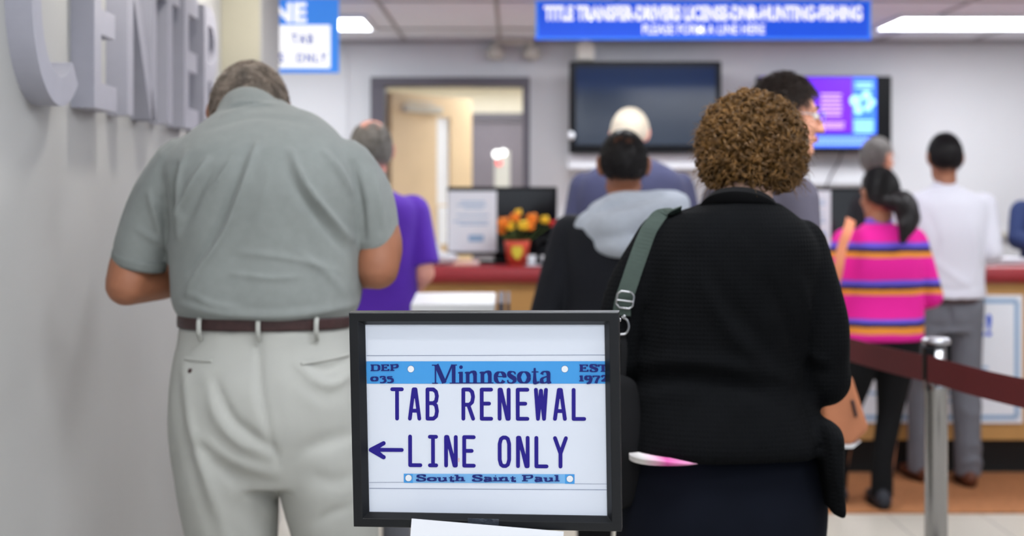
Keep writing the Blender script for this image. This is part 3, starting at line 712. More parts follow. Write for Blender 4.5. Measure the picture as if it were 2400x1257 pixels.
# serif lettering: strokes in cap-height units, width names T thick, t thin
def serif(x, y, l, th=None): return ([(x - l / 2, y), (x + l / 2, y)], 't')
def G_(ch, T, t):
    def ell(cx, cy, rx, ry, a0, a1, n=22, k=1.0):
        P = arc(cx, cy, rx, ry, a0, a1, n); W_ = [t + (T - t) * abs(math.cos(R(a))) ** 1.3 * k for a in np.linspace(a0, a1, n)]; return (P, W_)
    h = t / 2; X = .62; o = []
    def st(x, y0, y1, w_=T): o.append(([(x, y0), (x, y1)], w_))
    def se(x, y, l): o.append(([(x - l / 2, y), (x + l / 2, y)], t))
    sl = T * 1.0 + 0.16
    if ch == 'M': st(.16, 0, 1, t * 1.2); o.append(([(.2, 1), (.56, .04)], T)); o.append(([(.56, .04), (.92, 1)], t * 1.2)); st(.98, 0, 1); se(.14, h, .26); se(.98, h, sl + .04); se(.12, 1 - h, .24); se(1.0, 1 - h, .26); return o, 1.16
    if ch == 'i': st(.15, 0, X); se(.15, h, sl); o.append(([(.02, X - .06), (.15, X - h)], t)); o.append(('dot', (.15, .86), T * .58)); return o, .3
    if ch == 'n': st(.15, 0, X); se(.15, h, sl); o.append(([(.02, X - .06), (.15, X - h)], t)); o.append(([(.18, .48), (.27, .58), (.36, .61), (.45, .56), (.48, .44)], [t, t * 1.2, T * .7, T * .95, T])); st(.48, 0, .46); se(.48, h, sl); return o, .66
    if ch == 'e': o.append(ell(.28, .31, .24 - T * .25, .31 - h, 40 - 42, 325 - 0, 30)); o.append(([(.06, .36), (.5, .36)], t)); return o, .57
    if ch == 's': o.append(([(.38, .47), (.36, .57), (.25, .61), (.14, .57), (.1, .47), (.2, .36), (.33, .26), (.36, .15), (.28, .04), (.17, .015), (.07, .06), (.05, .18)], [t, t, t, T * .7, T * .85, T * .95, T * .95, T * .85, t * 1.2, t, t, t])); return o, .46
    if ch == 'o': o.append(ell(.31, .31, .27 - T * .3, .31 - h, 0, 360, 32)); return o, .62
    if ch == 't': o.append(([(.17, .8), (.17, .12), (.21, .03), (.28, .02), (.36, .08)], [T * .5, T, T * .9, t * 1.6, t])); o.append(([(.03, X - h), (.34, X - h)], t)); return o, .38
    if ch == 'a': o.append(([(.1, .46), (.14, .57), (.26, .61), (.37, .55), (.4, .44), (.4, .1), (.44, .03), (.52, .05)], [T * .8, t * 1.3, t, T * .8, T, T, T * .6, t])); o.append(([(.4, .37), (.2, .3), (.1, .2), (.1, .1), (.17, .02), (.27, .03), (.4, .13)], [t, t, T * .7, T, t * 1.4, t, t])); return o, .55
    if ch == 'D': st(.17, 0, 1); se(.14, h, .26); se(.14, 1 - h, .26); o.append(([(.17, 1 - h), (.4, 1 - h), (.6, .9), (.7, .7), (.72, .5), (.7, .3), (.6, .1), (.4, h), (.17, h)], [t, t, T * .6, T, T, T, T * .6, t, t])); return o, .86
    if ch == 'E': st(.17, 0, 1); o.append(([(.02, 1 - h), (.62, 1 - h)], t)); o.append(([(.02, h), (.66, h)], t)); o.append(([(.17, .52), (.45, .52)], t)); o.append(([(.6, 1), (.6, .72)], t)); o.append(([(.64, 0), (.64, .3)], t)); o.append(([(.45, .38), (.45, .66)], t * .9)); return o, .76
    if ch == 'P': st(.17, 0, 1); se(.19, h, .36); se(.14, 1 - h, .26); o.append(([(.17, 1 - h), (.4, 1 - h), (.56, .93), (.62, .74), (.56, .54), (.4, .47), (.17, .47)], [t, t, T * .8, T, T * .8, t, t])); return o, .76
    if ch == 'S': o.append(([(.54, .72), (.5, .9), (.34, .975), (.17, .92), (.11, .76), (.22, .6), (.42, .46), (.55, .3), (.5, .1), (.33, .025), (.15, .08), (.08, .3)], [t, t, t, T * .8, T, T, T, T, T * .7, t, t, t])); o.append(([(.555, .98), (.555, .7)], t * .8)); o.append(([(.075, .02), (.075, .3)], t * .8)); return o, .66
    if ch == 'T': st(.36, 0, 1); o.append(([(.02, 1 - h), (.7, 1 - h)], t)); o.append(([(.04, 1), (.04, .7)], t)); o.append(([(.68, 1), (.68, .7)], t)); se(.36, h, .36); return o, .74
    if ch == 'u': st(.15, .15, X); se(.1, X - h, .2); o.append(([(.15, .2), (.18, .06), (.28, .02), (.38, .06), (.48, .16)], [T, T * .8, t, t, t])); st(.5, 0, X); se(.44, X - h, .2); se(.54, h, .16); return o, .68
    if ch == 'h': st(.15, 0, 1); se(.15, h, sl); se(.09, 1 - h, .2); o.append(([(.18, .48), (.27, .58), (.36, .61), (.45, .56), (.48, .44)], [t, t * 1.2, T * .7, T * .95, T])); st(.48, 0, .46); se(.48, h, sl); return o, .68
    if ch == 'l': st(.15, 0, 1); se(.15, h, sl); se(.09, 1 - h, .2); return o, .32
    if ch == '0': o.append(ell(.36, .36, .3 - T * .3, .36 - h, 0, 360, 32)); return o, .72
    if ch == '3': o.append(([(.1, .56), (.2, .7), (.36, .72), (.48, .62), (.46, .45), (.28, .36)], [T * .7, t, t, T * .8, T * .7, t])); o.append(([(.28, .36), (.48, .28), (.54, .08), (.46, -.14), (.28, -.24), (.1, -.18)], [t, T * .7, T, T * .8, t, T * .6])); return o, .62
    if ch == '5': o.append(([(.14, .68), (.5, .7)], T * .7)); o.append(([(.14, .7), (.12, .36)], t)); o.append(([(.12, .36), (.3, .42), (.48, .3), (.52, .08), (.44, -.14), (.26, -.24), (.08, -.18)], [t, t * 1.5, T * .8, T, T * .8, t, T * .6])); return o, .62
    if ch == '1': st(.2, 0, .74); se(.2, h, .34); o.append(([(.06, .6), (.2, .74 - h)], t)); return o, .4
    if ch == '9': o.append(ell(.3, .44, .24 - T * .25, .29 - h, 0, 360, 26)); o.append(([(.53, .44), (.5, .1), (.38, -.14), (.18, -.25)], [T, T * .8, t * 1.5, t])); return o, .62
    if ch == '7': o.append(([(.04, .66), (.54, .66)], T * .7)); o.append(([(.52, .66), (.36, .3), (.24, -.22)], [t, T * .8, T])); o.append(([(.06, .72), (.06, .5)], t)); return o, .58
    if ch == '2': o.append(([(.1, .52), (.16, .68), (.3, .73), (.46, .64), (.47, .46), (.34, .26), (.1, .06)], [T * .7, t, t, T * .8, T, t * 1.5, t])); o.append(([(.06, .05), (.54, .05)], T * .75)); o.append(([(.54, .22), (.54, .02)], t)); return o, .6
    return o, .34
def words(txt, x0, x1, base, cap, T, t, slope=0.0, bl=None, clip=1e9):
    gl = [G_(c, T, t) for c in txt]; tot = sum(g[1] for g in gl); k = (x1 - x0) / tot / cap; out = []; x = 0
    for g, adv in gl:
        for s in g:
            f = lambda p: (x0 + (x + p[0]) * cap * k, base - p[1] * cap + ((x + p[0]) * cap * k) * slope)
            if s[0] == 'dot':
                c = f(s[1]); out.append(disc(c[0], c[1], s[2] * cap, 0.0005, 16)); continue
            P = [f(p) for p in s[0]]; n = len(P)
            if n > 3: 
                W_ = np.interp(np.linspace(0, n - 1, (n - 1) * 4 + 1), np.arange(n), [t if q == 't' else q for q in (s[1] if isinstance(s[1], list) else [s[1]] * n)]); P = catmull(P, 4)
            else: W_ = s[1] if isinstance(s[1], list) else [t if s[1] == 't' else s[1]] * n
            P = np.array(P); P[:, 0] = np.minimum(P[:, 0], clip)
            # horizontal stretch fattens upright strokes only
            T_ = np.gradient(P, axis=0); T_ /= np.maximum(np.linalg.norm(T_, axis=1), 1e-9)[:, None]
            W2 = [q * cap * (abs(tt[1]) * k + abs(tt[0])) for q, tt in zip(W_, T_)]
            out += stroke(P, W2, 0.0005, False)
        x += adv
    return out
txt = words('Minnesota', 518, 1142, 466, 99, .165, .055, 0.0045)
obj('state_lettering', txt, INK['navy'], sign)
fat = words('DEP', 194, 346, 397, 34, .20, .15) + words('035', 192, 318, 449, 33, .20, .15) + words('EST', 1282, 1430, 411, 38, .22, .14, 0.01, clip=1418) + words('1972', 1280, 1432, 461, 42, .20, .14, 0.01, clip=1418)
fat += words('South', 433, 696, 967, 33, .15, .15, 0.0167) + words('Saint', 726, 958, 972, 33, .16, .15, 0.0167) + words('Paul', 986, 1182, 976, 33, .16, .15, 0.0167)
obj('small_lettering', fat, INK['navy'], sign)
obj('tape_strip', box((-0.0035, -0.0085, -0.1478), (0.045, 0.0012, 0.013), rot=(0, R(0.6), 0)), mat('clear_tape', (46, 52, 62), 0.15, 0.4, 60, bump=0.8, bs=160, spec=0.6), sign)
obj('corner_screw', ball((FW / 2 + 0.001, 0.002, FH / 2 - 0.012), (0.002, 0.003, 0.003), 12, 8), M['chrome'], sign, smooth=True)
obj('post', tube([(0, 0.035, -0.1), (0, 0.035, 0.02 - sign.location[2])], [0.019], 20, 1), M['black_plastic'], sign, smooth=True)
obj('post_bracket', box((0, 0.024, -0.09), (0.08, 0.014, 0.1)), M['black_plastic'], sign)
obj('base', lathe([(0, 0), (0.17, 0), (0.17, 0.012), (0.05, 0.028), (0, 0.028)], 40, (0, 0.035, -sign.location[2])), M['black_plastic'], sign, smooth=True)
a = at(965, 1216, 2.035)
tag(obj('paper_notice', box((0.109, 0, -0.06), (0.218, 0.0012, 0.12)), M['paper'], loc=(a[0], a[1], a[2]), rot=(R(-3), R(4.2), R(-3))), 'blank white paper taped below the framed sign', 'paper')

# ------------------------------------------------------------------ queue posts with belt
def post(loc, label):
    t = empty('barrier_post', loc, label, 'barrier post', group='belt barrier posts')
    obj('tube', lathe([(0, .02), (.034, .02), (.034, .84), (.0365, .845), (.0365, .865), (.034, .87), (.034, .985), (0, .985)], 36), M['chrome'], t, smooth=True)
    obj('cap', lathe([(0, .985), (.041, .985), (.043, .99), (.043, .998), (.038, 1.003), (0, 1.003)], 36), M['chrome_dull'], t, smooth=True)
    obj('belt_cassette', [box((-.03, -.024, .93), (.03, .035, .1)), box((.033, .01, .945), (.02, .05, .08))], M['black_plastic'], t, bevel=.004)
    obj('base', lathe([(0, 0), (.17, 0), (.175, .01), (.16, .022), (.04, .03), (0, .03)], 40), M['black_plastic'], t, smooth=True)
    return t
pA = at(2194, 795, 4.29)
ps = post((pA[0], 4.29, 0), 'chrome belt barrier post at right, maroon belt across it')
def belt(p, q, name, parent, sag=0.012, h=0.079):
    P = np.linspace(p, q, 14); u = np.linspace(0, 1, 14); V = []; d = unit(np.array(q) - p); nrm = unit(np.cross(d, (0, 0, 1))) * 0.0012
    for i in range(14):
        c = P[i] - np.array((0, 0, sag * 4 * u[i] * (1 - u[i])))
        for s, zz in ((1, h / 2), (1, -h / 2), (-1, -h / 2), (-1, h / 2)): V.append(c + nrm * s + np.array((0, 0, zz)))
    Fb = [(i * 4 + k, i * 4 + (k + 1) % 4, i * 4 + 4 + (k + 1) % 4, i * 4 + 4 + k) for i in range(13) for k in range(4)] + [(3, 2, 1, 0), (52, 53, 54, 55)]
    return obj(name, (np.array(V) - np.array(parent.location), Fb), M['maroon_belt'], parent)
hub = np.array((pA[0] - 0.005, 4.29 - 0.0475, 0.915))
farp = post((1.06, 5.55, 0), 'chrome belt barrier post standing behind the person in the black cardigan')
nearp = post((1.50, 3.36, 0), 'chrome belt barrier post at the near right end of the maroon belt')
belt((pA[0] - 0.043, 4.29 - 0.02, 0.915), (1.06 + 0.02, 5.55 - 0.04, 0.915), 'belt', ps)
belt((pA[0] - 0.040, 4.29 - 0.048, 0.918), (1.50 - 0.045, 3.36 + 0.03, 0.922), 'belt', ps)

# ------------------------------------------------------------------ people: anatomy helpers
def hand(wr, d, pn, side, curl=0.6, s=1.0):
    """palm, four unequal bent fingers and a thumb leaving the side of the palm; d along the hand, pn out of the palm"""
    d = unit(d); pn = unit(np.array(pn) - d * np.dot(pn, d)); sd = np.cross(d, pn) * side; wr = np.array(wr, float); G = []
    G.append(tube([wr, wr + d * .03 * s, wr + d * .085 * s], [(.022 * s, .016 * s), (.034 * s, .015 * s), (.037 * s, .012 * s)], 14, 4, ref=pn))
    for k, (off, L) in enumerate(((.029, .068), (.010, .077), (-.010, .072), (-.028, .056))):
        p = wr + d * .082 * s + sd * off * s; P = [p - d * .02 * s, p]; a = 0
        for f in (.45, .32, .23):
            a += curl * (0.75 if f == .45 else 0.9); p = p + (d * math.cos(a) + pn * math.sin(a)) * L * f * s; P.append(p)
        G.append(tube(P, [.0095 * s, .0095 * s, .0088 * s, .008 * s, .007 * s], 10, 3, ref=sd))
    p = wr + d * .025 * s + sd * .026 * s
    G.append(tube([p - sd * .01 * s, p + (d * .025 + sd * .022 + pn * .008) * s, p + (d * .05 + sd * .026 + pn * .02) * s, p + (d * .066 + sd * .018 + pn * .03) * s], [.013 * s, .0115 * s, .0105 * s, .008 * s], 10, 3, ref=pn))
    return G

HC, HRr = np.array((0, -.012, .012)), np.array((.077, .094, .104))
def head_geo(s=1.0):
    G = [ball((0, -.012, .035), (.074, .093, .083), 24, 16), ball((0, .028, -.035), (.058, .058, .082), 20, 14), ball((0, .062, -.098), (.03, .026, .022), 14, 10),
         ball((0, -.03, -.02), (.066, .066, .07), 18, 12),
         tube([(0, .088, .012), (0, .104, -.012), (0, .114, -.034)], [(.009, .01), (.011, .012), (.013, .011)], 12, 4),
         ball((.011, .098, -.036), (.009, .01, .007), 8, 6), ball((-.011, .098, -.036), (.009, .01, .007), 8, 6),
         ball((0, .085, -.058), (.023, .012, .006), 12, 8), ball((0, .083, -.068), (.02, .012, .007), 12, 8),
         tube([(-.05, .062, .02), (-.025, .082, .026), (0, .083, .02), (.025, .082, .026), (.05, .062, .02)], [.009], 8, 4),
         ball((.036, .062, -.028), (.022, .02, .02), 10, 8), ball((-.036, .062, -.028), (.022, .02, .02), 10, 8),
         tube([(-.05, .0, -.07), (-.035, .04, -.095), (0, .07, -.105), (.035, .04, -.095), (.05, .0, -.07)], [.014], 10, 4)]
    for sd in (-1, 1):
        G.append(ball((sd * .082, -.012, -.008), (.009, .021, .035), 14, 10, rot=(R(-12), R(sd * 12), R(sd * 26))))
        G.append(tube([(sd * .08, -.026, -.02), (sd * .087, -.03, .006), (sd * .085, -.014, .026), (sd * .08, .002, .018)], [.006], 8, 4))
    return [(v * s, f) for v, f in G]

def hmat(pos, pitch=0, yaw=0, roll=0):
    """head placed at its centre; pitch>0 bows it forward, yaw>0 turns it to the left"""
    return Matrix.Translation(pos) @ Matrix.Rotation(yaw, 4, 'Z') @ Matrix.Rotation(-pitch, 4, 'X') @ Matrix.Rotation(roll, 4, 'Y')
def xf(g, Mx):
    A = np.array(Mx); return g[0] @ A[:3, :3].T + A[:3, 3], g[1]

def strands(P, rad):
    """many hair strands as thin three sided tubes; P is strands x points x 3"""
    n, k, _ = P.shape; T = np.gradient(P, axis=1); T /= np.maximum(np.linalg.norm(T, axis=2), 1e-9)[..., None]
    ref = np.array((.31, .52, .79)); u = np.cross(T, ref); u /= np.maximum(np.linalg.norm(u, axis=2), 1e-9)[..., None]; v = np.cross(T, u)
    tap = rad * np.interp(np.linspace(0, 1, k), [0, .6, 1], [1, .9, .25])[None, :, None]
    V = np.stack([P + tap * (math.cos(a) * u + math.sin(a) * v) for a in (0, 2.0944, 4.1888)], axis=2)  # n,k,3,3
    base = (np.arange(n)[:, None, None] * k + np.arange(k - 1)[None, :, None]) * 3 + np.arange(3)[None, None, :]
    nxt = (np.arange(n)[:, None, None] * k + np.arange(k - 1)[None, :, None]) * 3 + (np.arange(3)[None, None, :] + 1) % 3
    Fq = np.stack([base, nxt, nxt + 3, base + 3], axis=-1).reshape(-1, 4)
    return V.reshape(-1, 3), Fq
def quad_obj(name, V, Fq, m, parent):
    me = bpy.data.meshes.new(name); n = len(Fq)
    me.vertices.add(len(V)); me.vertices.foreach_set('co', np.ascontiguousarray(V, dtype=np.float32).ravel())
    me.loops.add(n * 4); me.loops.foreach_set('vertex_index', np.ascontiguousarray(Fq, dtype=np.int32).ravel())
    me.polygons.add(n); me.polygons.foreach_set('loop_start', np.arange(0, n * 4, 4, dtype=np.int32)); me.polygons.foreach_set('loop_total', np.full(n, 4, dtype=np.int32))
    me.polygons.foreach_set('use_smooth', [True] * n)
    me.update(calc_edges=True); me.materials.append(m)
    o = bpy.data.objects.new(name, me); COL.objects.link(o); o.parent = parent; return o

def hairline(d):
    """lowest height of the hair on the unit head for a direction"""
    return np.interp(d[:, 1], [-1, -.55, -.25, -.02, .25, .55, 1], [-.66, -.62, -.42, .05, .18, .55, .6])
def hair(name, Mx, m, parent, s=1.0, length=.03, n=2600, keep=None, puff=1.05, rad=.0011, stray=.25, lift=.25, low=0.0, flow=(0, -.35, -1)):
    """cropped hair: a thin cap following the hairline plus strands lying on it"""
    g = rng.normal(size=(n * 3, 3)); d = g / np.linalg.norm(g, axis=1)[:, None]
    ok = d[:, 2] > hairline(d) - low
    if keep is not None: ok &= keep(d, True)
    d = d[ok][:n]
    k = 7; P = np.zeros((len(d), k, 3)); p = HC + d * HRr * (puff - .02)
    fl = np.array(flow, float)[None] + rng.normal(size=d.shape) * stray
    L = length * rng.uniform(.6, 1.2, (len(d), 1))
    for i in range(k):
        P[:, i] = p; q = (p - HC) / HRr; nn = q / HRr; nn /= np.linalg.norm(nn, axis=1)[:, None]
        t = fl - nn * np.sum(fl * nn, axis=1)[:, None]; t /= np.maximum(np.linalg.norm(t, axis=1), .05)[:, None]
        p = p + (t + nn * lift * (1 - i / k)) * L / k
        rr = np.linalg.norm((p - HC) / HRr, axis=1); lo = rr < puff; p[lo] = HC + ((p[lo] - HC) / rr[lo, None]) * puff
    V1, F1 = strands(P, rad)
    # cap
    nu, nv = 72, 48; V2 = []
    for i in range(nv + 1):
        th = math.pi * i / nv
        for j in range(nu): a = 2 * math.pi * j / nu; V2.append((math.sin(th) * math.cos(a), math.sin(th) * math.sin(a), math.cos(th)))
    V2 = np.array(V2); kp = V2[:, 2] > hairline(V2) - low + .02
    if keep is not None: kp &= keep(V2, False)
    F2 = []
    for i in range(nv):
        for j in range(nu):
            f = (i * nu + j, i * nu + (j + 1) % nu, (i + 1) * nu + (j + 1) % nu, (i + 1) * nu + j)
            if all(kp[list(f)]): F2.append(f)
    V2 = HC + V2 * HRr * puff * (1 + .012 * vnoise(V2, 9, 5)[:, None])
    V = np.vstack([V1, V2]) * s; Fq = np.vstack([F1, np.array(F2) + len(V1)])
    A = np.array(Mx); V = V @ A[:3, :3].T + A[:3, 3]
    return quad_obj(name, V, Fq, m, parent)

def shoe(ankle, fwd, m, parent, L=.28, sole=None):
    f = unit((fwd[0], fwd[1], 0)); a = np.array(ankle, float); h = a - f * .06; sd = np.array((f[1], -f[0], 0))
    P = [h + f * .0 + (0, 0, -a[2] + .05), h + f * .08 + (0, 0, -a[2] + .052), h + f * .17 + (0, 0, -a[2] + .042), h + f * (L - .02) + (0, 0, -a[2] + .033)]
    G = [tube(P, [(.036, .042), (.04, .046), (.047, .036), (.036, .026)], 18, 5, ref=(0, 0, 1)), tube([h + f * .045 + (0, 0, -a[2] + .06), h + f * .045 + (0, 0, -a[2] + .11)], [.042, .04], 16, 2)]
    o = fuse('shoe', G, m, parent, .007, 4)
    base = np.array([h * (1, 1, 0) + f * (L * .5 - .02) + f * math.cos(t) * L * .52 + sd * math.sin(t) * (.047 + .006 * math.cos(t)) for t in np.linspace(0, 2 * math.pi, 28, endpoint=False)])
    V = np.vstack([base + (0, 0, .001), base + (0, 0, .016)]); n = 28
    F = [tuple(range(n))[::-1], tuple(range(n, 2 * n))] + [(i, (i + 1) % n, (i + 1) % n + n, i + n) for i in range(n)]
    obj('sole', (V, F), sole or M['black_plastic'], o)
    return o

def person(label, loc, H, top, bottom, skin, shoes, rz=0, shw=.21, chest=.17, waist=.16, hip=.175, depth=.12, lean=0, head_pitch=0, head_yaw=0, head_fwd=.02, arms=None, sleeve=1.0,
           feet=None, hem=.50, bodyvox=.007, neckline=.845, topname='shirt', eyes=False, group=None, headscale=1.0, topdisp=None, botdisp=None, loose=1.0, neck_r=.054, legw=1.0, curl=.6, shrug=0.0, hunch=0.0):
    """a standing figure facing +y; every garment is a part of its own"""
    root = empty('person', loc, label, 'person', rz, group); hz = .53 * H
    c, s_ = math.cos(lean), math.sin(lean)
    def U(V):
        V = np.array(V, float); one = V.ndim == 1; V = np.atleast_2d(V).copy(); w_ = ss((V[:, 2] - hz + .06) / .14); z = V[:, 2] - hz; y = V[:, 1]
        V[:, 1] = y * (1 - w_) + w_ * (y * c + z * s_); V[:, 2] = V[:, 2] * (1 - w_) + w_ * (hz - y * s_ + z * c); return V[0] if one else V
    shz = (.815 + shrug) * H
    sec = lambda e: [(.45 * H, -hip * .96 - e, hip * .96 + e, -depth - e, depth + e), (.53 * H, -hip - e, hip + e, -depth * 1.05 - e, depth + e), (.62 * H, -waist - e, waist + e, -depth * .9 - e, depth * 1.02 + e),
                     (.72 * H, -chest - e, chest + e, -depth - e, depth + e), (shz - .03 * H, -shw * .9 - e, shw * .9 + e, -depth * .95 - e, depth * .85 + e), (shz, -shw * .78 - e, shw * .78 + e, -depth * .8 - e, depth * .65 + e),
                     (shz + .018 * H + hunch, -shw * (.45 + hunch * 4) - e, shw * (.45 + hunch * 4) + e, -depth * .62 - e, depth * .5 + e), ((neckline + shrug) * H + hunch * 1.2, -neck_r - .006 - e, neck_r + .006 + e, -.05 - e, .062 + e)] if not hunch else [(.45 * H, -hip * .96 - e, hip * .96 + e, -depth - e, depth + e), (.53 * H, -hip - e, hip + e, -depth * 1.05 - e, depth + e), (.62 * H, -waist - e, waist + e, -depth * .9 - e, depth * 1.02 + e),
                     (.72 * H, -chest - e, chest + e, -depth - e, depth + e), (shz - .05 * H, -shw * .98 - e, shw * .98 + e, -depth - e, depth * .85 + e), (shz - .01 * H, -shw * .88 - e, shw * .88 + e, -depth * .95 - e, depth * .7 + e),
                     (shz + hunch * .8, -shw * .7 - e, shw * .7 + e, -depth * .8 - e, depth * .6 + e), (shz + hunch * 1.7, -shw * .48 - e, shw * .48 + e, -depth * .62 - e, depth * .5 + e), (shz + hunch * 2.5, -neck_r - .012 - e, neck_r + .012 + e, -.05 - e, .062 + e)]
    feet = feet or {-1: (-.1, 0), 1: (.1, .02)}
    arms = arms or {}
    A = {}
    for sd in (-1, 1):
        E, W_ = arms.get(sd, ((sd * (shw + .04), -.02, .615 * H), (sd * (shw + .03), .1, .48 * H)))
        A[sd] = (U((sd * (shw - .035), 0, shz - .025 * H)), np.array(E, float), np.array(W_, float))
    hb = U((0, .0, (neckline + shrug) * H)); hp = U((0, head_fwd, (.93 + shrug * .7) * H)); Mx = hmat(hp, head_pitch + lean * .4, head_yaw)
    # body: one continuous skin
    B = [loft(sec(-.018)[:-1], 28, 3)]; B[0] = (U(B[0][0]), B[0][1])
    B.append(tube([U((0, 0, .8 * H)), hb, np.array(hp) + (np.array(hb) - hp) * .35, np.array(Mx @ Vector((0, -.015, -.03)))], [neck_r + .006, neck_r, neck_r - .002, neck_r], 18, 4))
    B += [xf(g, Mx) for g in head_geo(headscale)]
    for sd in (-1, 1):
        S_, E, W_ = A[sd]; B.append(tube([S_, S_ * .5 + E * .5, E], [.05, .047, .04], 14, 4)); B.append(tube([E, E * .6 + W_ * .4, W_], [.041, .041, .028], 14, 4))
        d = unit(W_ - E); B += hand(W_ - d * .01, d, (-sd * .7, .3, -.6), sd, curl)
        fx, fy = feet[sd]; kx = sd * .095 * .5 + fx * .5
        B.append(tube([(sd * .085, 0, .5 * H), (kx, fy * .5 + .015, .28 * H), (fx, fy - .01, .06)], [.08 * legw, .056 * legw, .038], 16, 6))
    body = fuse('body', B, skin, root, bodyvox, 3)
    # trousers
    T = [loft([(.44 * H, -hip * .97, hip * .97, -depth * 1.0, depth * .95), ((hem - .01) * H, -hip + .002, hip - .002, -depth * 1.04, depth), ((hem + .03) * H, -hip * .97 + .006, hip * .97 - .006, -depth * .97, depth * .95)], 32, 4)]
    for sd in (-1, 1):
        fx, fy = feet[sd]; kx = sd * .095 * .5 + fx * .5
        T.append(tube([(sd * .088, -.005, .52 * H), (sd * .09 * .75 + fx * .25, .005, .4 * H), (kx, fy * .5 + .015, .28 * H), (fx * .8 + kx * .2, fy * .8, .15 * H), (fx, fy - .005, .055)],
                      [(.098 * legw, .115 * legw), (.088 * legw, .1 * legw), (.07 * legw * loose, .075 * legw * loose), (.06 * legw * loose, .062 * legw * loose), (.058 * loose, .062 * loose)], 20, 5, flat=(False, True)))
    tr = fuse('trousers', T, bottom, root, .009, 5, botdisp)
    # top
    zs = hem * H
    S3 = [r for r in sec(.012) if r[0] > zs + .02]
    k = sec(.012); i0 = len(k) - len(S3); f = (zs - k[i0 - 1][0]) / (k[i0][0] - k[i0 - 1][0]) if i0 > 0 else 0
    S3 = [tuple([zs] + [k[i0 - 1][j] + f * (k[i0][j] - k[i0 - 1][j]) for j in range(1, 5)])] + S3
    g = loft(S3, 40, 5); C = [(U(g[0]), g[1])]
    for sd in (-1, 1):
        S_, E, W_ = A[sd]
        if sleeve >= .75:
            C.append(tube([S_, S_ * .5 + E * .5, E], [.068, .062, .054], 18, 4)); C.append(tube([E, E * .55 + W_ * .45, E + (W_ - E) * min(1, sleeve * .97)], [.054, .05, .04], 18, 4, flat=(False, True)))
        else:
            C.append(tube([S_, S_ * .4 + E * .6, E * .88 + S_ * .12], [.072, .068, .068], 20, 4, flat=(False, True)))
    tp = fuse(topname, C, top, root, .008, 7, topdisp)
    for sd in (-1, 1): shoe((feet[sd][0], feet[sd][1], .08), (sd * .12, 1, 0), shoes, root)
    if eyes:
        for sd in (-1, 1):
            e = obj('eye', [xf(ball((sd * .031, .074, .006), .0125, 14, 10), Mx)], M['eye_white'], root, smooth=True)
            obj('iris', [xf(ball((sd * .031, .0835, .006), (.006, .004, .006), 12, 8), Mx)], M['hair_dark'], e, smooth=True)
            obj('brow_hair', [xf(tube([(sd * .018, .09, .03), (sd * .034, .086, .034), (sd * .05, .07, .028)], [.004, .005, .003], 8, 4), Mx)], M['hair_dark'], root, smooth=True)
        obj('lips', [xf(ball((0, .094, -.060), (.02, .006, .005), 14, 8), Mx), xf(ball((0, .092, -.068), (.017, .007, .005), 14, 8), Mx)], M['lip'], root, smooth=True)
    return root, Mx, dict(U=U, A=A, H=H, shz=shz, top=tp, trousers=tr, body=body, hb=hb)

def glasses(Mx, root):
    G = []
    for sd in (-1, 1):
        c = np.array((sd * .033, .1, .004)); P = [c + np.array((.022 * math.cos(a), -.004 * abs(math.cos(a)) * (1 if math.cos(a) * sd > 0 else 0), .017 * math.sin(a))) for a in np.linspace(0, 2 * math.pi, 17)]
        G.append(tube(P, [.0018], 6, 2)); G.append(tube([(sd * .055, .097, .008), (sd * .075, .06, .008), (sd * .082, -.012, .01)], [.0018], 6, 3))
    G.append(tube([(-.011, .1, .008), (0, .104, .01), (.011, .1, .008)], [.0018], 6, 3))
    return obj('eyeglasses', [xf(g, Mx) for g in G], M['chrome_dull'], root, smooth=True)

# ------------------------------------------------------------------ person in the polo shirt (nearest, left)
PX, PD = -.57, 3.33
def q(x, y): return ((x - 630) / 1000, 1.893 - y / 1000)
man = empty('person', (PX, PD, 0), 'person in grey-green polo shirt and pale khaki trousers, head bowed, seen from behind', 'person')
def row(y, a, b, yb, yf): return (1.893 - y / 1000, (a - 630) / 1000, (b - 630) / 1000, yb, yf)
def qb(x, y): return (.57 - (1200 - x) * .953 / 1000, 1.44 - (y - 453) * .953 / 1000)   # the same, on the back surface
torso = [row(751, 438, 818, -.148, .14), row(739, 428, 828, -.155, .15), row(720, 414, 838, -.168, .165), row(690, 404, 846, -.172, .18), row(640, 400, 849, -.168, .19), row(590, 398, 848, -.164, .19), row(520, 394, 848, -.168, .17), row(450, 390, 850, -.175, .15),
         row(400, 390, 846, -.17, .135), row(360, 404, 832, -.155, .125), row(330, 424, 812, -.13, .12), row(300, 452, 782, -.095, .12), row(270, 486, 736, -.05, .125), row(250, 506, 690, -.005, .135), row(236, 522, 664, .02, .14), row(226, 535, 645, .04, .14)]
sl = {-1: [(q(436, 396), 0), (q(380, 470), .0), (q(338, 560), .0), (q(324, 622), .005)], 1: [(q(806, 392), 0), (q(858, 460), .0), (q(882, 540), .0), (q(886, 580), .005)]}
P_ = lambda t: [(a[0], y, a[1]) for a, y in t]
shirt = [loft(torso, 56, 4, 2.3), tube([(q(576, 285)[0], .075, q(0, 290)[1]), (q(572, 260)[0], .088, q(0, 268)[1]), (q(570, 246)[0], .10, q(0, 255)[1])], [(.096, .1), (.084, .09), (.07, .078)], 40, 4, flat=(True, True)), tube(P_(sl[-1]), [(.078, .085), (.072, .08), (.064, .07), (.062, .066)], 26, 5, flat=(False, True)), tube(P_(sl[1]), [(.07, .085), (.062, .08), (.053, .066), (.048, .06)], 26, 5, flat=(False, True))]
def Z(*p): return [qb(x, y) for x, y in p]
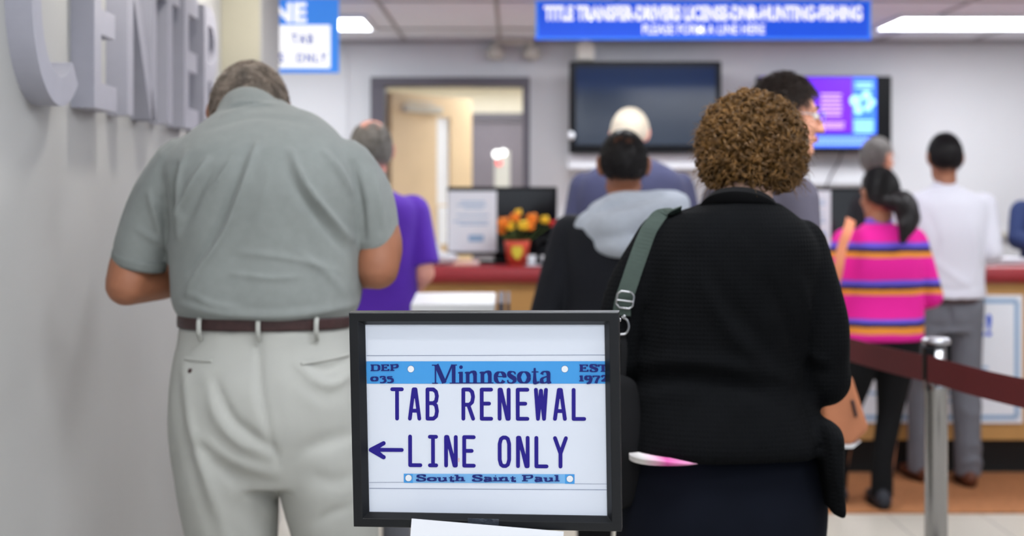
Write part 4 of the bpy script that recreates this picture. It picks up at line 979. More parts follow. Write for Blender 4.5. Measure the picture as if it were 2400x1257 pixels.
fd_ = folds([(p, a_ * 1.7, w_ * .72) for p, a_, w_ in [(Z((600, 340), (573, 434), (525, 547), (460, 640), (432, 690)), .0075, .011), (Z((580, 350), (552, 440), (500, 560), (440, 640)), -.006, .016),
             (Z((487, 375), (446, 440), (415, 500), (404, 560)), .008, .011), (Z((500, 400), (468, 450), (430, 530)), -.006, .014), (Z((682, 355), (719, 434), (768, 504), (811, 564)), .0075, .011), (Z((668, 380), (700, 450), (752, 525), (800, 590)), -.006, .015),
             (Z((757, 355), (790, 400), (815, 450)), .006, .01), (Z((546, 374), (525, 410), (505, 440)), .005, .009), (Z((640, 380), (625, 450), (600, 520)), .003, .02), (Z((820, 380), (836, 470), (840, 560)), -.009, .012), (Z((408, 390), (392, 470), (395, 560)), -.012, .012),
             (Z((430, 360), (412, 420), (418, 520)), .006, .012), (Z((560, 590), (680, 606), (790, 640)), .0025, .010), (Z((540, 640), (640, 652), (700, 648)), .0025, .009), (Z((700, 590), (760, 640), (800, 690)), .003, .012),
             (Z((420, 718), (540, 735), (680, 738), (820, 722)), .006, .014), (Z((440, 690), (500, 712), (560, 720)), .003, .01), (Z((330, 450), (345, 520), (350, 570)), .006, .012), (Z((372, 420), (366, 500), (372, 570)), -.006, .012), (Z((300, 540), (330, 560), (370, 590)), .003, .01),
             (Z((868, 400), (880, 470), (886, 530)), .005, .012), (Z((500, 262), (580, 238), (660, 240)), .004, .01), (Z((470, 300), (580, 268), (720, 285)), -.0025, .012)]])
shirt_o = fuse('polo_shirt', shirt, M['polo'], man, .0052, 5, lambda co, no: fd_(co + no * (vnoise(co, 22, 4) * .0016)[:, None], no))
cuffs = [tube([(q(329, 598)[0], .003, q(329, 598)[1]), (q(323, 622)[0], .006, q(323, 622)[1])], [(.0655, .07), (.0645, .069)], 32, 3, flat=(True, True)), tube([(q(885, 556)[0], .003, q(885, 556)[1]), (q(887, 580)[0], .006, q(887, 580)[1])], [(.051, .064), (.05, .063)], 32, 3, flat=(True, True))]
obj('sleeve_cuff', [cuffs[0]], M['polo_rib'], man, smooth=True); obj('sleeve_cuff', [cuffs[1]], M['polo_rib'], man, smooth=True)
HM = hmat((q(556, 214)[0], .16, q(0, 268)[1]), R(48), R(2))
B = [loft([(z, a + .02, b - .02, yb + .02, yf - .02) for z, a, b, yb, yf in torso[:-3]], 36, 2)]
B.append(tube([(q(594, 310)[0], .05, q(0, 310)[1]), (q(574, 255)[0], .09, q(0, 275)[1]), tuple(HM @ Vector((0, -.02, -.06)))], [.066, .062, .06], 20, 4))
B += [xf(g, HM) for g in head_geo(1.1)]
for sd, E, Wd_ in ((-1, (q(0, 0)[0] + .303, -.02, q(0, 666)[1]), (q(470, 0)[0], .25, 1.245)), (1, (q(888, 0)[0], -.02, q(0, 628)[1]), (q(740, 0)[0], .26, 1.25))):
    S_ = np.array((sl[sd][0][0][0], 0, sl[sd][0][0][1])); E = np.array(E); Wd_ = np.array(Wd_); cu = np.array((sl[sd][3][0][0], 0, sl[sd][3][0][1]))
    B.append(tube([S_, cu + (0, 0, .03), E], [.055, .054, .05], 20, 5)); B.append(tube([E, E * .66 + Wd_ * .34, Wd_], [.049, .049, .031], 20, 5)); d = unit(Wd_ - E); B += hand(Wd_ - d * .012, d, (-sd * .6, .2, -.6), sd, .5)
for sd, x0, x1, x2 in ((-1, 535, 548, 552), (1, 765, 790, 792)):
    B.append(tube([(q(x0, 0)[0], 0, .88), (q(x1, 0)[0], .01, .5), (q(x2, 0)[0], -.01, .07)], [.085, .058, .042], 18, 5))
fuse('body', B, M['skin_tan'], man, .006, 3)
nape = M['skin_pink']
hair('hair', HM, M['hair_salt'], man, 1.1, .042, 5200, None, 1.05, .0012, .5, .42, low=-.2, flow=(0, -.5, -1))
# trousers
pel = [row(1120, 415, 870, -.15, .13), row(1060, 408, 868, -.17, .14), row(980, 406, 862, -.185, .145), row(900, 408, 852, -.18, .15), row(840, 414, 842, -.165, .15), row(800, 421, 832, -.155, .148), row(759, 425, 827, -.152, .145)]
tro = [loft(pel, 48, 4, 2.3), tube([(q(540, 0)[0], -.02, q(0, 1040)[1]), (q(537, 0)[0], -.02, q(0, 1120)[1]), (q(547, 0)[0], -.01, q(0, 1257)[1]), (q(550, 0)[0], .012, .48), (q(552, 0)[0], -.01, .25), (q(552, 0)[0], -.012, .05)], [(.125, .15), (.119, .142), (.106, .122), (.094, .1), (.084, .09), (.085, .095)], 30, 5, flat=(False, True)),
       tube([(q(752, 0)[0], -.02, q(0, 1040)[1]), (q(770, 0)[0], -.02, q(0, 1120)[1]), (q(789, 0)[0], -.01, q(0, 1257)[1]), (q(790, 0)[0], .012, .48), (q(792, 0)[0], -.01, .25), (q(792, 0)[0], -.012, .05)], [(.12, .15), (.112, .142), (.099, .12), (.092, .1), (.084, .09), (.085, .095)], 30, 5, flat=(False, True))]
ft_ = folds([(Z((604, 780), (612, 891), (634, 998), (655, 1085)), -.009, .008), (Z((590, 900), (612, 960), (640, 1050)), .004, .02), (Z((504, 891), (551, 976), (610, 1022), (652, 1060)), -.010, .012), (Z((490, 890), (512, 968), (564, 1030), (630, 1062)), .008, .014),
             (Z((423, 860), (448, 1000), (495, 1147), (540, 1280)), .010, .014), (Z((410, 900), (432, 1030), (470, 1160), (500, 1270)), -.006, .016), (Z((465, 1015), (551, 1075), (640, 1110)), .008, .016), (Z((480, 1060), (560, 1112), (640, 1130)), -.006, .016), (Z((530, 1120), (580, 1180), (640, 1240)), .006, .02), (Z((510, 1160), (520, 1220), (560, 1290)), -.005, .016),
             (Z((700, 850), (735, 890), (775, 905), (815, 885)), .010, .012), (Z((705, 852), (760, 868), (812, 850)), -.006, .008), (Z((690, 900), (740, 950), (800, 960)), .003, .02), (Z((720, 1060), (760, 1040), (820, 1030)), -.006, .02), (Z((730, 1110), (780, 1130), (830, 1120)), -.006, .018), (Z((740, 1230), (775, 1205), (820, 1195)), -.005, .012),
             (Z((640, 830), (660, 900), (690, 1000)), .004, .025), (Z((470, 960), (460, 900), (520, 862)), .003, .02)])
fuse('trousers', tro, M['khaki'], man, .0075, 4, lambda co, no: ft_(co + no * (vnoise(co, 16, 8) * .002)[:, None], no))
mb = bpy.data.objects['trousers'] if 'trousers' in bpy.data.objects else None
def surf_back(o):
    me = o.data; t = BVHTree.FromPolygons([v.co[:] for v in me.vertices], [p.vertices[:] for p in me.polygons])
    def f(x, z, dflt=-.16):
        h = t.ray_cast(Vector((x, -1, z)), Vector((0, 1, 0))); return h[0].y if h[0] is not None else dflt
    return f
yb_ = surf_back([o for o in man.children if o.name.startswith('trousers')][0])
ring_ = loft([(qb(0, 777)[1], -.2085, .2005, -.157, .15), (qb(0, 764)[1], -.209, .2015, -.159, .151), (qb(0, 750)[1], -.208, .2015, -.16, .151)], 56, 3, 2.3)
obj('belt', [ring_], M['belt_leather'], man, smooth=True)
for x in (465, 607, 740):
    lx = qb(x, 0)[0]; lp = tube([(lx, -.149 if x != 607 else -.155, qb(0, 800)[1]), (lx, -.166, qb(0, 782)[1]), (lx, -.166, qb(0, 757)[1]), (lx, -.155, qb(0, 748)[1])], [(.0055, .003)], 10, 4)
    y0 = yb_(lx, qb(0, 795)[1]); lp[0][:, 1] += (y0 + .152) * .8 - .004
    obj('belt_loop', lp, M['khaki'], man, smooth=True)
def welt(p0, p1, th, m, nm):
    P = [(a, yb_(a, b) - .002, b) for a, b in (np.linspace(qb(*p0), qb(*p1), 9))]; obj(nm, tube(P, [(th, th * .6)], 10, 2, ref=(0, 1, 0)), m, man, smooth=True)
welt((425, 846), (494, 847), .004, M['khaki'], 'pocket_welt'); welt((708, 853), (806, 842), .0045, M['khaki'], 'pocket_welt')
a = qb(441, 872); obj('pocket_button', ball((a[0], yb_(*a) - .001, a[1]), (.005, .003, .006), 12, 8), M['belt_leather'], man, smooth=True)
for x, y in ((552, 0), (792, .02)): shoe((q(x, 0)[0], y, .08), (0, 1, 0), M['brown_shoe'], man, .3)
pp = obj('paper_sheet', box((0, 0, 0), (.36, .004, .26), rot=(R(-50), 0, 0)), M['paper'], loc=(PX - .06, PD + .42, 1.27)); tag(pp, 'white paper held in front by the person in the polo shirt', 'paper')

# ------------------------------------------------------------------ person in the black cardigan (right)
WX, WD = .435, 2.9; WS = F_PX / WD
def k_(x, y): return ((x - 1700) / WS, CAM_H - (y - 453) / WS)
wom = empty('person', (WX, WD, 0), 'person with curly auburn hair in a black knit cardigan, green bag strap on the shoulder', 'person')
def wrow(y, a, b, yb, yf): return (k_(0, y)[1], k_(a, 0)[0], k_(b, 0)[0], yb, yf)
tw = [wrow(1046, 1450, 1942, -.2, .18), wrow(1030, 1450, 1942, -.205, .19), wrow(1000, 1456, 1930, -.2, .19), wrow(940, 1466, 1908, -.175, .19), wrow(890, 1476, 1892, -.145, .185), wrow(820, 1486, 1894, -.14, .18), wrow(740, 1492, 1908, -.145, .18), wrow(660, 1498, 1922, -.15, .17),
      wrow(600, 1506, 1926, -.15, .15), wrow(560, 1520, 1915, -.145, .13), wrow(525, 1545, 1888, -.13, .11), wrow(500, 1578, 1856, -.11, .1), wrow(486, 1622, 1836, -.085, .09), wrow(476, 1650, 1820, -.06, .085)]
KP = lambda t: [(k_(x, y)[0], d, k_(x, y)[1]) for x, y, d in t]
cg = [loft(tw, 56, 4, 2.3),
      tube(KP([(1880, 570, 0), (1908, 690, -.02), (1925, 800, -.03), (1930, 888, -.03)]), [(.05, .065), (.05, .062), (.05, .06), (.048, .055)], 24, 5), tube(KP([(1930, 888, -.03), (1915, 912, .09), (1880, 925, .2)]), [(.05, .055), (.045, .045), (.038, .038)], 24, 5, flat=(False, True)),
      tube(KP([(1548, 555, 0), (1490, 660, -.01), (1455, 760, -.02), (1438, 850, -.02)]), [(.05, .065), (.052, .06), (.05, .058), (.048, .055)], 24, 5), tube(KP([(1438, 850, -.02), (1460, 890, .1), (1500, 900, .21)]), [(.05, .052), (.045, .045), (.038, .038)], 24, 5, flat=(False, True)),
      tube(KP([(1912, 1000, -.06), (1920, 1080, -.06), (1928, 1160, -.055)]), [(.03, .12), (.024, .125), (.016, .13)], 24, 4, flat=(False, True))]
KZ = lambda *p: [((x - 1200) * .95 / WS - WX, CAM_H - (y - 453) * .95 / WS) for x, y in p]
fw = folds([(KZ((1500, 905), (1600, 885), (1720, 900), (1840, 950)), -.012, .016), (KZ((1490, 870), (1600, 850), (1740, 865), (1860, 900)), .009, .016), (KZ((1640, 640), (1690, 740), (1750, 820), (1850, 900)), .008, .016), (KZ((1670, 640), (1730, 740), (1800, 810)), -.006, .018),
            (KZ((1800, 660), (1850, 760), (1880, 860)), -.008, .014), (KZ((1560, 620), (1545, 720), (1520, 840)), -.006, .016), (KZ((1580, 620), (1570, 740), (1560, 850)), .005, .016), (KZ((1480, 960), (1560, 930), (1640, 930)), .007, .014), (KZ((1720, 980), (1740, 940), (1840, 930)), .006, .018),
            (KZ((1890, 930), (1915, 1010), (1920, 1100)), -.008, .012), (KZ((1870, 640), (1900, 720), (1905, 800)), .005, .012), (KZ((1900, 820), (1935, 850), (1960, 850)), .005, .009), (KZ((1890, 860), (1930, 880), (1960, 880)), -.005, .009)])
card = fuse('cardigan', cg, M['cardigan'], wom, .007, 5, lambda co, no: fw(co + no * (vnoise(co, 18, 6) * .0025)[:, None], no))
obj('collar', tube([(k_(1735, 0)[0], .004, k_(0, 500)[1]), (k_(1738, 0)[0], .012, k_(0, 484)[1])], [(.084, .086), (.074, .078)], 40, 4, flat=(True, True)), M['black_cloth'], wom, smooth=True)
obj('undershirt', [loft([wrow(1051, 1462, 1630, -.19, -.02), wrow(1045, 1462, 1650, -.198, -.02), wrow(1036, 1462, 1560, -.2, -.02)], 40, 3)], ramp_mat(mat('white_pink', (226, 214, 220), .8), 0, [(.15, (226, 222, 222)), (.42, (214, 92, 164)), (.7, (222, 150, 190)), (.95, (226, 214, 220))], 6, 'LINEAR', 0, 1.26), wom, smooth=True)
WHM = hmat((k_(1768, 0)[0], .06, k_(0, 352)[1]), R(8), R(-6))
B = [loft([(z, a + .02, b - .02, yb + .02, yf - .02) for z, a, b, yb, yf in tw[2:-2]], 36, 2), tube([(k_(1750, 0)[0], .025, k_(0, 515)[1]), (k_(1757, 0)[0], .028, k_(0, 455)[1]), tuple(WHM @ Vector((0, -.01, -.04)))], [.06, .052, .052], 20, 4)]
B += [xf(g, WHM) for g in head_geo(.9)]
for sd, pts in ((1, [(1880, 570, 0), (1925, 800, -.03), (1930, 888, -.03), (1880, 925, .2), (1800, 915, .26)]), (-1, [(1548, 555, 0), (1455, 760, -.02), (1438, 850, -.02), (1500, 900, .21), (1540, 890, .25)])):
    Q = KP(pts); B.append(tube(Q[:3], [.036, .036, .034], 14, 4)); B.append(tube(Q[2:4], [.034, .024], 14, 4)); d = unit(np.array(Q[4]) - Q[3]); B += hand(np.array(Q[3]) - d * .01, d, (0, .2, -1), sd, .6, .92)
for sd in (-1, 1): B.append(tube([(sd * .1, 0, .75), (sd * .1, .01, .42), (sd * .1, -.01, .07)], [.085, .056, .038], 16, 5))
fuse('body', B, M['skin_pale'], wom, .0065, 3)
pw = [loft([(.62, k_(1446, 0)[0], k_(1914, 0)[0], -.19, .15), (.72, k_(1440, 0)[0], k_(1924, 0)[0], -.2, .16), (.82, k_(1446, 0)[0], k_(1932, 0)[0], -.195, .165), (.93, k_(1462, 0)[0], k_(1915, 0)[0], -.16, .15)], 44, 4, 2.3)]
for sd in (-1, 1): pw.append(tube([(sd * .1 - .01, -.01, .72), (sd * .1, 0, .5), (sd * .1, .01, .38), (sd * .1, -.01, .05)], [(.11, .14), (.098, .11), (.086, .095), (.07, .075)], 24, 5, flat=(False, True)))
fuse('trousers', pw, M['navy_trousers'], wom, .009, 5, lambda co, no: co + no * (vnoise(co, 14, 2) * .002)[:, None])
for sd in (-1, 1): shoe((sd * .1, 0, .08), (sd * .1, 1, 0), M['dark_shoe'], wom, .25)
# curls: coiled locks lying all over the rounded outline of the hair
def curls(c0, rad, n, m, parent):
    g = rng.normal(size=(n * 4, 3)); d = g / np.linalg.norm(g, axis=1)[:, None]
    low = lambda d: np.interp(d[:, 1], [-1, -.2, .25, .6, 1], [-.7, -.8, -.84, -.2, .2])
    d = d[d[:, 2] > low(d)][:n]; out = []; kk = 30; t = np.linspace(0, 1, kk); c0 = np.array(c0); rad = np.array(rad)
    wide = lambda z: np.where(z < 0, (1 - np.abs(z) ** 3) ** (1 / 3) / np.sqrt(np.maximum(1 - z * z, 1e-4)), 1.0)
    d[:, :2] *= wide(d[:, 2])[:, None]
    for dv in d:
        lay = rng.choice([.82, .9, .96, 1.0], p=[.2, .3, .3, .2]) * rng.uniform(.98, 1.02); nn = unit(dv / rad)
        fl = np.array((0, 0, -1.0)) + rng.normal(size=3) * .55 + np.array((dv[0] * .5, 0, 0)); fl = fl - nn * np.dot(fl, nn); fl = unit(fl)
        L = rng.uniform(.04, .08); p = c0 + dv * rad * lay; tw = np.cross(nn, fl) * rng.normal() * .35
        c = p + np.outer((t - .35) * L, fl) + np.outer((t - .35) ** 2 * L, tw - nn * 1.1 + np.array((0, 0, -.2)))
        T = np.gradient(c, axis=0); T /= np.linalg.norm(T, axis=1)[:, None]; u = np.cross(T, nn); u /= np.maximum(np.linalg.norm(u, axis=1), 1e-6)[:, None]; v = np.cross(T, u)
        tn = L / rng.uniform(.02, .03) * rng.choice((-1, 1)); ph = rng.uniform(0, 6.28); rr = rng.uniform(.0048, .0092) * np.interp(t, [0, .2, .85, 1], [.5, 1, 1, .5])
        for s_ in range(9):
            f = ph + rng.normal() * .3; r2 = rr * rng.uniform(.88, 1.1); an = f + tn * 6.283 * t
            out.append(c + (np.cos(an) * r2)[:, None] * u + (np.sin(an) * r2)[:, None] * v + rng.normal(size=3) * .0008)
    # loose flyaway hairs at the outline
    for dv in d[:600]:
        p = c0 + dv * rad * .98; a = rng.uniform(0, 6.28); k2 = np.cross(dv, (.3, .5, .8)); k3 = np.cross(dv, k2); L = rng.uniform(.01, .03)
        out.append(p + np.outer(t * L, dv) + np.outer(np.sin(t * 5 + a) * .005 * t, k2) + np.outer(np.cos(t * 5 + a) * .006 * t, k3) + np.outer(t * t * L, (0, 0, -.4)))
    V, Fq = strands(np.array(out), .00058)
    nu, nv = 48, 32; V2 = []
    for i in np.linspace(0, math.pi, nv + 1):
        for j in range(nu): b = 2 * math.pi * j / nu; V2.append((math.sin(i) * math.cos(b), math.sin(i) * math.sin(b), math.cos(i)))
    V2 = np.array(V2); kp = V2[:, 2] > low(V2) + .08; F2 = []
    for i in range(nv):
        for j in range(nu):
            f = (i * nu + j, i * nu + (j + 1) % nu, (i + 1) * nu + (j + 1) % nu, (i + 1) * nu + j)
            if all(kp[list(f)]): F2.append(f)
    V2 = c0 + V2 * rad * .86
    return quad_obj('hair', np.vstack([V, V2]), np.vstack([Fq, np.array(F2) + len(V)]), m, parent)
hc_ = k_(1772, 338); curls((hc_[0], .055, hc_[1]), (.110, .117, .111), 1550, M['hair_curly'], wom)

def ribbon(P, wd, th, nrm=(0, -1, 0), nrms=None):
    P = np.array(P, float); T = np.gradient(P, axis=0); T /= np.linalg.norm(T, axis=1)[:, None]; V = []; prev = None
    first = next(np.cross(t, nrm) for t in T if np.linalg.norm(np.cross(t, nrm)) > .75); prev = unit(first)
    for i_, (p, t) in enumerate(zip(P, T)):
        u = np.cross(t, nrm if nrms is None else nrms[i_]); u = u if np.linalg.norm(u) > (.75 if nrms is None else .3) else prev
        u = unit(u - t * np.dot(u, t)); u = -u if prev is not None and np.dot(u, prev) < 0 else u; prev = u; v = np.cross(t, u)
        for a, b in ((-1, -1), (1, -1), (1, 1), (-1, 1)): V.append(p + u * a * wd / 2 + v * b * th / 2)
    n = len(P); F = [(i * 4 + k, i * 4 + (k + 1) % 4, i * 4 + 4 + (k + 1) % 4, i * 4 + 4 + k) for i in range(n - 1) for k in range(4)] + [(3, 2, 1, 0), tuple(4 * (n - 1) + k for k in range(4))]
    return np.array(V), F
# green strap bag on the left shoulder
cy = surf_back(card)
bag = empty('shoulder_bag', (WX, WD, 0), 'dark shoulder bag on a green webbing strap with chrome buckle, worn over the black cardigan', 'bag')
sp = [(1580, 490), (1564, 495), (1545, 512), (1522, 560), (1500, 615), (1482, 665), (1465, 715), (1462, 745)]
sp = catmull(np.array(sp, float), 6); ctr = []
for x, y in sp:
    fs = .955 if y > 540 else .955 + (540 - y) / 60 * .04; a, z = (x - 1200) * fs / WS - WX, CAM_H - (y - 453) * fs / WS; ctr.append((a, cy(a, z, -.02) - .006, z))
ctr = np.array(ctr)
for _ in range(4): ctr[1:-1, 1] = np.minimum(ctr[1:-1, 1], (ctr[:-2, 1] + ctr[2:, 1]) / 2)
ctr = np.vstack([[ctr[0] + (.003, .04, -.022)], [ctr[0] + (.002, .018, -.003)], ctr])
bt = BVHTree.FromPolygons([v.co[:] for v in card.data.vertices], [p.vertices[:] for p in card.data.polygons])
nr = np.array([np.array(bt.find_nearest(Vector(c))[1]) for c in ctr])
for _ in range(6): nr[1:-1] = (nr[:-2] + nr[1:-1] * 2 + nr[2:]) / 4
wq = ss(np.linspace(-.2, 1.6, len(nr)))[:, None]; nr = nr * (1 - .7 * wq) + np.array((0, -.7, 0)) * wq; nr /= np.linalg.norm(nr, axis=1)[:, None]
obj('strap', ribbon(ctr, .0345, .0022, nrms=nr), M['strap_green'], bag)
e = ctr[-1]
kb = lambda x, y: ((x - 1200) * (WD + e[1]) / F_PX - WX, CAM_H - (y - 453) * (WD + e[1]) / F_PX)
bx = kb(1465, 703); by = e[1] - .004
def rr(cx, cz, hw, hh, y, r=.0022, tilt=R(8)):
    P = [(-hw, -hh * .6), (-hw, hh * .6), (-hw * .6, hh), (hw * .6, hh), (hw, hh * .6), (hw, -hh * .6), (hw * .6, -hh), (-hw * .6, -hh), (-hw, -hh * .6)]
    P = [(cx + a * math.cos(tilt) + b * math.sin(tilt), y, cz - a * math.sin(tilt) + b * math.cos(tilt)) for a, b in P]
    return tube(P, [r], 8, 1)
obj('buckle', [rr(bx[0], bx[1], .0165, .0165, by), tube([(bx[0] - .016, by - .001, bx[1]), (bx[0] + .016, by - .001, bx[1] - .004)], [.0018], 8, 1)], M['chrome'], bag, smooth=True)
c = kb(1463, 765)
obj('spring_clip', [tube([(c[0] - .004, by, c[1] + .018), (c[0] + .006, by, c[1] + .012), (c[0] + .009, by, c[1] - .002), (c[0] + .003, by, c[1] - .014), (c[0] - .008, by, c[1] - .016)], [.0024], 8, 4), ball((c[0], by, c[1] + .02), .004, 10, 8)], M['chrome'], bag, smooth=True)
obj('strap_tab', tube([(c[0] - .005, by + .004, c[1] - .014), (kb(1462, 820)[0], by + .0, kb(0, 820)[1]), (kb(1458, 880)[0], by, kb(0, 880)[1])], [(.007, .0012)], 8, 3), M['black_cloth'], bag)
bb = fuse('bag_body', [tube([(k_(1385, 0)[0], by - .005, k_(0, 890)[1]), (k_(1385, 0)[0], by - .01, k_(0, 1010)[1]), (k_(1385, 0)[0], by - .005, k_(0, 1140)[1])], [(.09, .03), (.1, .045), (.095, .035)], 24, 4)], M['black_cloth'], bag, .008, 4)

# ------------------------------------------------------------------ the queue behind
def lc(x, D): return ((x - 1200) * D / F_PX, D, 0)
# purple shirt
r_, Mx, I = person('person with bald crown in a purple short sleeved shirt, beside the grey polo shirt', lc(870, 5.5), 1.73, M['purple'], M['grey_trousers'], M['skin_pink'], M['dark_shoe'], rz=R(8), shw=.195, chest=.17, waist=.17, hip=.17, depth=.135,
    lean=R(3), head_pitch=R(10), head_yaw=R(8), sleeve=.4, topname='purple_shirt', arms={-1: ((-.25, -.02, 1.12), (-.12, .2, 1.06)), 1: ((.205, -.02, 1.13), (.12, .18, 1.01))}, hem=.52)
hair('hair', Mx, M['hair_grey'], r_, 1.0, .03, 1800, lambda d, s: ~((d[:, 2] > .42) & (d[:, 1] > -.6) & (abs(d[:, 0] + .05) < .5)), 1.05)
# white haired, navy jacket
r_, Mx, I = person('person with white hair in a slate navy jacket, facing the dark television', lc(1484, 6.3), 1.83, M['navy_jacket'], M['black_cloth'], M['skin_pink'], M['dark_shoe'], shw=.25, chest=.25, waist=.22, hip=.19, depth=.15, hunch=.035,
    lean=R(8), head_pitch=R(22), head_yaw=R(-14), topname='jacket', shrug=.02, head_fwd=.05, arms={-1: ((-.28, .02, 1.18), (-.16, .3, 1.12)), 1: ((.28, .02, 1.18), (.18, .3, 1.12))})
hair('hair', Mx, M['hair_white'], r_, 1.03, .035, 2200, None, 1.06, low=-.12)
# grey hood
r_, Mx, I = person('person with short black hair in a black jacket with a pale grey hood', lc(1462, 4.83), 1.65, M['jacket_black'], M['black_cloth'], M['skin_tan'], M['dark_shoe'], shw=.215, chest=.2, waist=.2, hip=.19, depth=.13, topname='jacket',
    arms={-1: ((-.275, -.02, 1.0), (-.2, .16, .9)), 1: ((.275, -.02, 1.0), (.2, .16, .9))}, head_pitch=R(6))
hair('hair', Mx, M['hair_black'], r_, 1.0, .022, 2600, lambda d, s: (rng.random(len(d)) > .55) | ~((d[:, 2] > .8) & (d[:, 1] < .2) & (d[:, 1] > -.5) & (abs(d[:, 0]) < .3)) if s else d[:, 2] > -2 , 1.05, low=-.06)
def h_(x, y): return ((x - 1462) * 4.83 / F_PX, CAM_H - (y - 453) * 4.83 / F_PX)
def hz_(L): return [(h_(x, y)[0], d, h_(x, y)[1]) for x, y, d in L]
hd = [tube(hz_([(1362, 545, .0), (1395, 540, -.09), (1450, 525, -.135), (1520, 508, -.12), (1575, 488, -.06), (1592, 476, .0)]), [(.035, .03), (.05, .045), (.06, .07), (.06, .068), (.05, .05), (.03, .03)], 20, 5),
      tube(hz_([(1392, 568, -.1), (1440, 574, -.16), (1500, 560, -.15), (1555, 530, -.1)]), [(.03, .025), (.04, .042), (.04, .045), (.03, .03)], 18, 5),
      tube(hz_([(1398, 500, .02), (1430, 478, -.06), (1480, 470, -.085), (1540, 468, -.07), (1580, 470, .01)]), [(.03, .03), (.036, .036), (.036, .04), (.036, .038), (.03, .03)], 20, 5),
      tube(hz_([(1340, 556, -.03), (1375, 528, -.06), (1415, 495, -.06)]), [.022, .045, .04], 16, 4)]
fuse('hood', hd, M['hood_grey'], r_, .008, 5, lambda co, no: co + no * (vnoise(co, 26, 11) * .004)[:, None])
# tall, dark hair, glasses, face turned right
r_, Mx, I = person('tall person with dark hair and glasses in a grey jacket, face turned right', lc(1752, 4.2), 1.81, M['grey_jacket'], M['navy_trousers'], M['skin'], M['dark_shoe'], rz=R(-62), shw=.205, chest=.18, waist=.18, hip=.17, depth=.12,
    head_yaw=R(-16), head_pitch=R(0), head_fwd=.085, lean=R(5), topname='jacket', eyes=True, arms={-1: ((-.26, -.02, 1.1), (-.2, .16, .93)), 1: ((.2, .05, 1.12), (.1, .22, 1.0))}, curl=.9)
hair('hair', Mx, M['hair_dark'], r_, 1.0, .05, 3600, None, 1.09, .0012, .45, .55, flow=(0, .1, -.6), low=-.06)
glasses(Mx, r_)
tb = empty('handbag', (lc(1978, 4.05)[0], 4.05, 0), 'tan leather handbag beside the elbow of the black cardigan', 'bag')
def b_(x, y): return ((x - 1978) * 4.05 / F_PX, CAM_H - (y - 453) * 4.05 / F_PX)
pol = [b_(1925, 1035), (b_(1990, 1038)), b_(2030, 1002), b_(2024, 985), b_(1992, 885), b_(1978, 868), b_(1938, 880), b_(1922, 930)]
V, F = prism(pol, -.045, .045); obj('bag_body', (V, F), M['tan_leather'], tb, bevel=.012)
V, F = prism([b_(1928, 1046), b_(1992, 1046), b_(2012, 1030), b_(2000, 1036), b_(1928, 1034)], -.035, .035); obj('bag_base', (V, F), M['white_plastic'], tb)
obj('zip_pull', tube([(b_(1988, 935)[0], -.05, b_(0, 935)[1]), (b_(1996, 968)[0], -.05, b_(0, 968)[1])], [.005], 8, 2), M['belt_leather'], tb, smooth=True)
obj('carry_strap', tube([(b_(1975, 872)[0], 0, b_(0, 872)[1]), (b_(1940, 700)[0], .02, b_(0, 700)[1]), (b_(1888, 540)[0], .01, b_(0, 540)[1]), (b_(1866, 488)[0], .03, b_(0, 488)[1])], [(.014, .003)], 10, 5, flat=(True, True)), M['black_plastic'], tb)
# pink striped sweater
pk = M['pink']
st_ = [(0.0, (226, 30, 150))]
def zf(y): return (CAM_H - (y - 453) * 6.5 / F_PX) / 1.6
bands = []
for y0 in (748, 660, 574):
    for dy, c in ((27, (226, 30, 150)), (14, (226, 140, 50)), (7, (30, 34, 66)), (-6, (96, 78, 200))): bands.append((zf(y0 + dy), c))
    bands.append((zf(y0 - 7), (226, 30, 150)))
st_ = [(0.0, (226, 30, 150))]
for y0 in (748, 660, 574): st_ += [(zf(y0 + 27), (226, 140, 50)), (zf(y0 + 13), (26, 30, 58)), (zf(y0 + 4), (104, 84, 206)), (zf(y0 - 8), (226, 30, 150))]
ramp_mat(pk, 2, st_, 1 / 1.6, wob=.012)
r_, Mx, I = person('person with a black ponytail in a bright pink striped sweater and black trousers', lc(2062, 6.5), 1.54, pk, M['black_cloth'], M['skin_tan'], M['dark_shoe'], rz=R(4), shw=.19, chest=.185, waist=.19, hip=.185, depth=.125,
    head_yaw=R(14), head_pitch=R(4), topname='sweater', hem=.50, arms={-1: ((-.235, -.01, .98), (-.12, .18, .95)), 1: ((.235, -.02, .97), (.13, .17, .9))}, feet={-1: (-.17, .12), 1: (.0, -.02)}, legw=.95, loose=.88, headscale=1.0)
hair('hair', Mx, M['hair_black'], r_, 1.03, .05, 2600, None, 1.08, .0012, .12, .1, low=-.05, flow=(.5, -.9, -.3))
def pk_(x, y, d): return ((x - 2062) * 6.5 / F_PX, d, CAM_H - (y - 453) * 6.5 / F_PX)
fuse('ponytail', [tube([pk_(2075, 470, -.08), pk_(2098, 478, -.115), pk_(2106, 505, -.13), pk_(2100, 535, -.145), pk_(2090, 562, -.15)], [.046, .058, .054, .04, .014], 18, 5), ball(pk_(2104, 486, -.11), (.045, .045, .05))], M['hair_black'], r_, .006, 4, lambda co, no: co + no * (vnoise(co * (1, 1, .3), 120, 3) * .003)[:, None])
obj('turtle_collar', tube([(0, .01, .845 * 1.54 - .02), (0, .016, .845 * 1.54 + .02)], [(.066, .068), (.06, .062)], 28, 3, flat=(True, True)), mat('collar_violet', (112, 84, 190), .85, .06), r_, smooth=True)
pb = empty('shoulder_strap_bag', lc(1990, 6.42), 'peach strap bag on the left shoulder of the pink striped sweater', 'bag')
def pb_(x, y, d): return ((x - 1990) * 6.42 / F_PX, d, CAM_H - (y - 453) * 6.42 / F_PX)
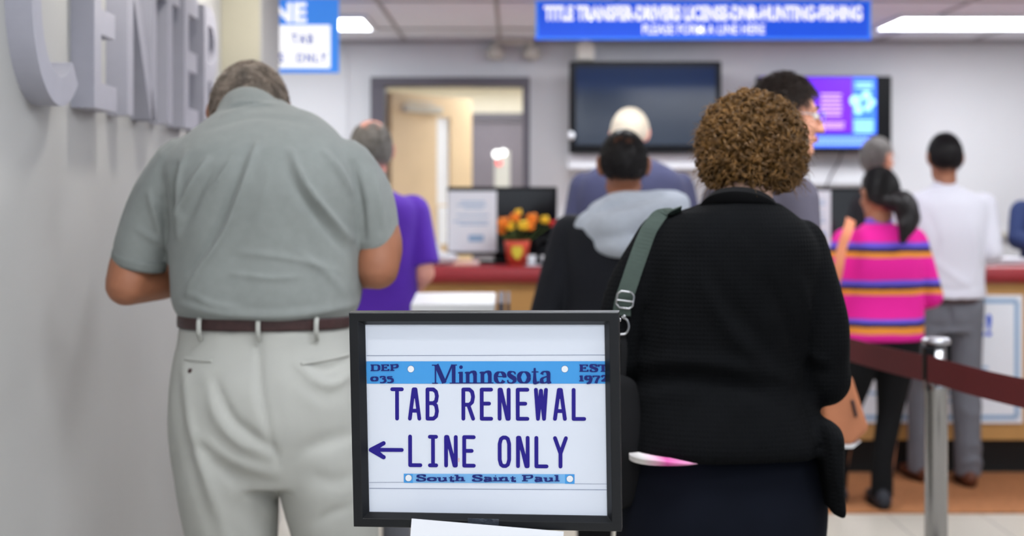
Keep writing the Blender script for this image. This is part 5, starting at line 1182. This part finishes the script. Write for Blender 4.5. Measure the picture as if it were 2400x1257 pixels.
obj('strap', ribbon(catmull(np.array([pb_(2000, 516, .06), pb_(1994, 518, .0), pb_(1978, 540, -.075), pb_(1963, 580, -.085), pb_(1954, 640, -.075), pb_(1946, 700, -.02)]), 5), .042, .006), mat('peach_strap', (236, 150, 110), .6), pb)
fuse('bag_body', [tube([pb_(1938, 700, .05), pb_(1938, 760, .05), pb_(1938, 830, .05)], [(.06, .05), (.07, .06), (.06, .05)], 18, 4)], mat('peach_bag', (226, 150, 112), .6), pb, .01, 4)
# white shirt
wf = folds([([(.09, 1.3), (.12, 1.15), (.1, 1.0)], .008, .02), ([(-.1, 1.12), (0, 1.04), (.1, .98)], .006, .016), ([(.14, 1.1), (.15, 1.0), (.19, .9)], .01, .015), ([(-.12, 1.35), (-.08, 1.2), (-.12, 1.05)], -.006, .02), ([(-.15, 1.0), (0, .97), (.12, .99)], -.006, .015)])
gf = folds([([(-.02, .9), (-.01, .8)], -.012, .012), ([(-.12, .8), (-.02, .79), (.1, .8)], -.008, .02), ([(.08, .2), (.12, .22), (.17, .18)], .008, .015), ([(.06, .12), (.12, .14), (.18, .1)], .01, .015), ([(.05, .4), (.12, .36), (.18, .42)], .006, .02)])
r_, Mx, I = person('person with short black hair in a white shirt and grey trousers at the counter', lc(2216, 7.0), 1.73, M['white_shirt'], M['grey_trousers'], M['skin_tan'], M['brown_shoe'], shw=.222, chest=.2, waist=.18, hip=.172, depth=.12, shrug=.006,
    topname='white_shirt', hem=.535, arms={-1: ((-.22, -.03, 1.17), (-.12, .1, 1.14)), 1: ((.212, -.05, 1.15), (.08, .09, 1.14))}, feet={-1: (-.1, .09), 1: (.1, -.03)}, topdisp=wf, botdisp=gf, loose=1.08)
hair('hair', Mx, M['hair_black'], r_, 1.0, .03, 2600, None, 1.07, low=-.1)
obj('collar', tube([(0, .008, 1.445), (0, .016, 1.49)], [(.068, .07), (.06, .063)], 28, 3, flat=(True, True)), M['white_shirt'], r_, smooth=True)
obj('belt', [loft([(.905, -.176, .176, -.134, .13), (.935, -.176, .176, -.132, .13)], 40, 2)], M['belt_leather'], r_, smooth=True)
# behind the counter
r_, Mx, I = person('person with short grey hair and glasses behind the counter, face turned right', lc(2052, 8.1), 1.76, M['black_cloth'], M['black_cloth'], M['skin'], M['dark_shoe'], rz=R(-60), shw=.19, head_yaw=R(4), eyes=True, topname='dark_top')
hair('hair', Mx, M['hair_grey'], r_, 1.0, .04, 2400, None, 1.09, low=-.02)
glasses(Mx, r_)
r_, Mx, I = person('person in a navy sleeved top leaning a hand on the counter at the right edge', lc(2462, 8.12), 1.7, M['navy_sleeve'], M['black_cloth'], M['skin_pink'], M['dark_shoe'], rz=R(178), shw=.21, lean=R(6), topname='navy_top',
    arms={1: ((.25, .2, 1.18), (.2, .52, 1.135)), -1: ((-.26, .2, 1.18), (-.16, .5, 1.135))}, head_pitch=R(10), eyes=True, sleeve=.8)
hair('hair', Mx, M['hair_dark'], r_, 1.0, .04, 2400, None, 1.08)
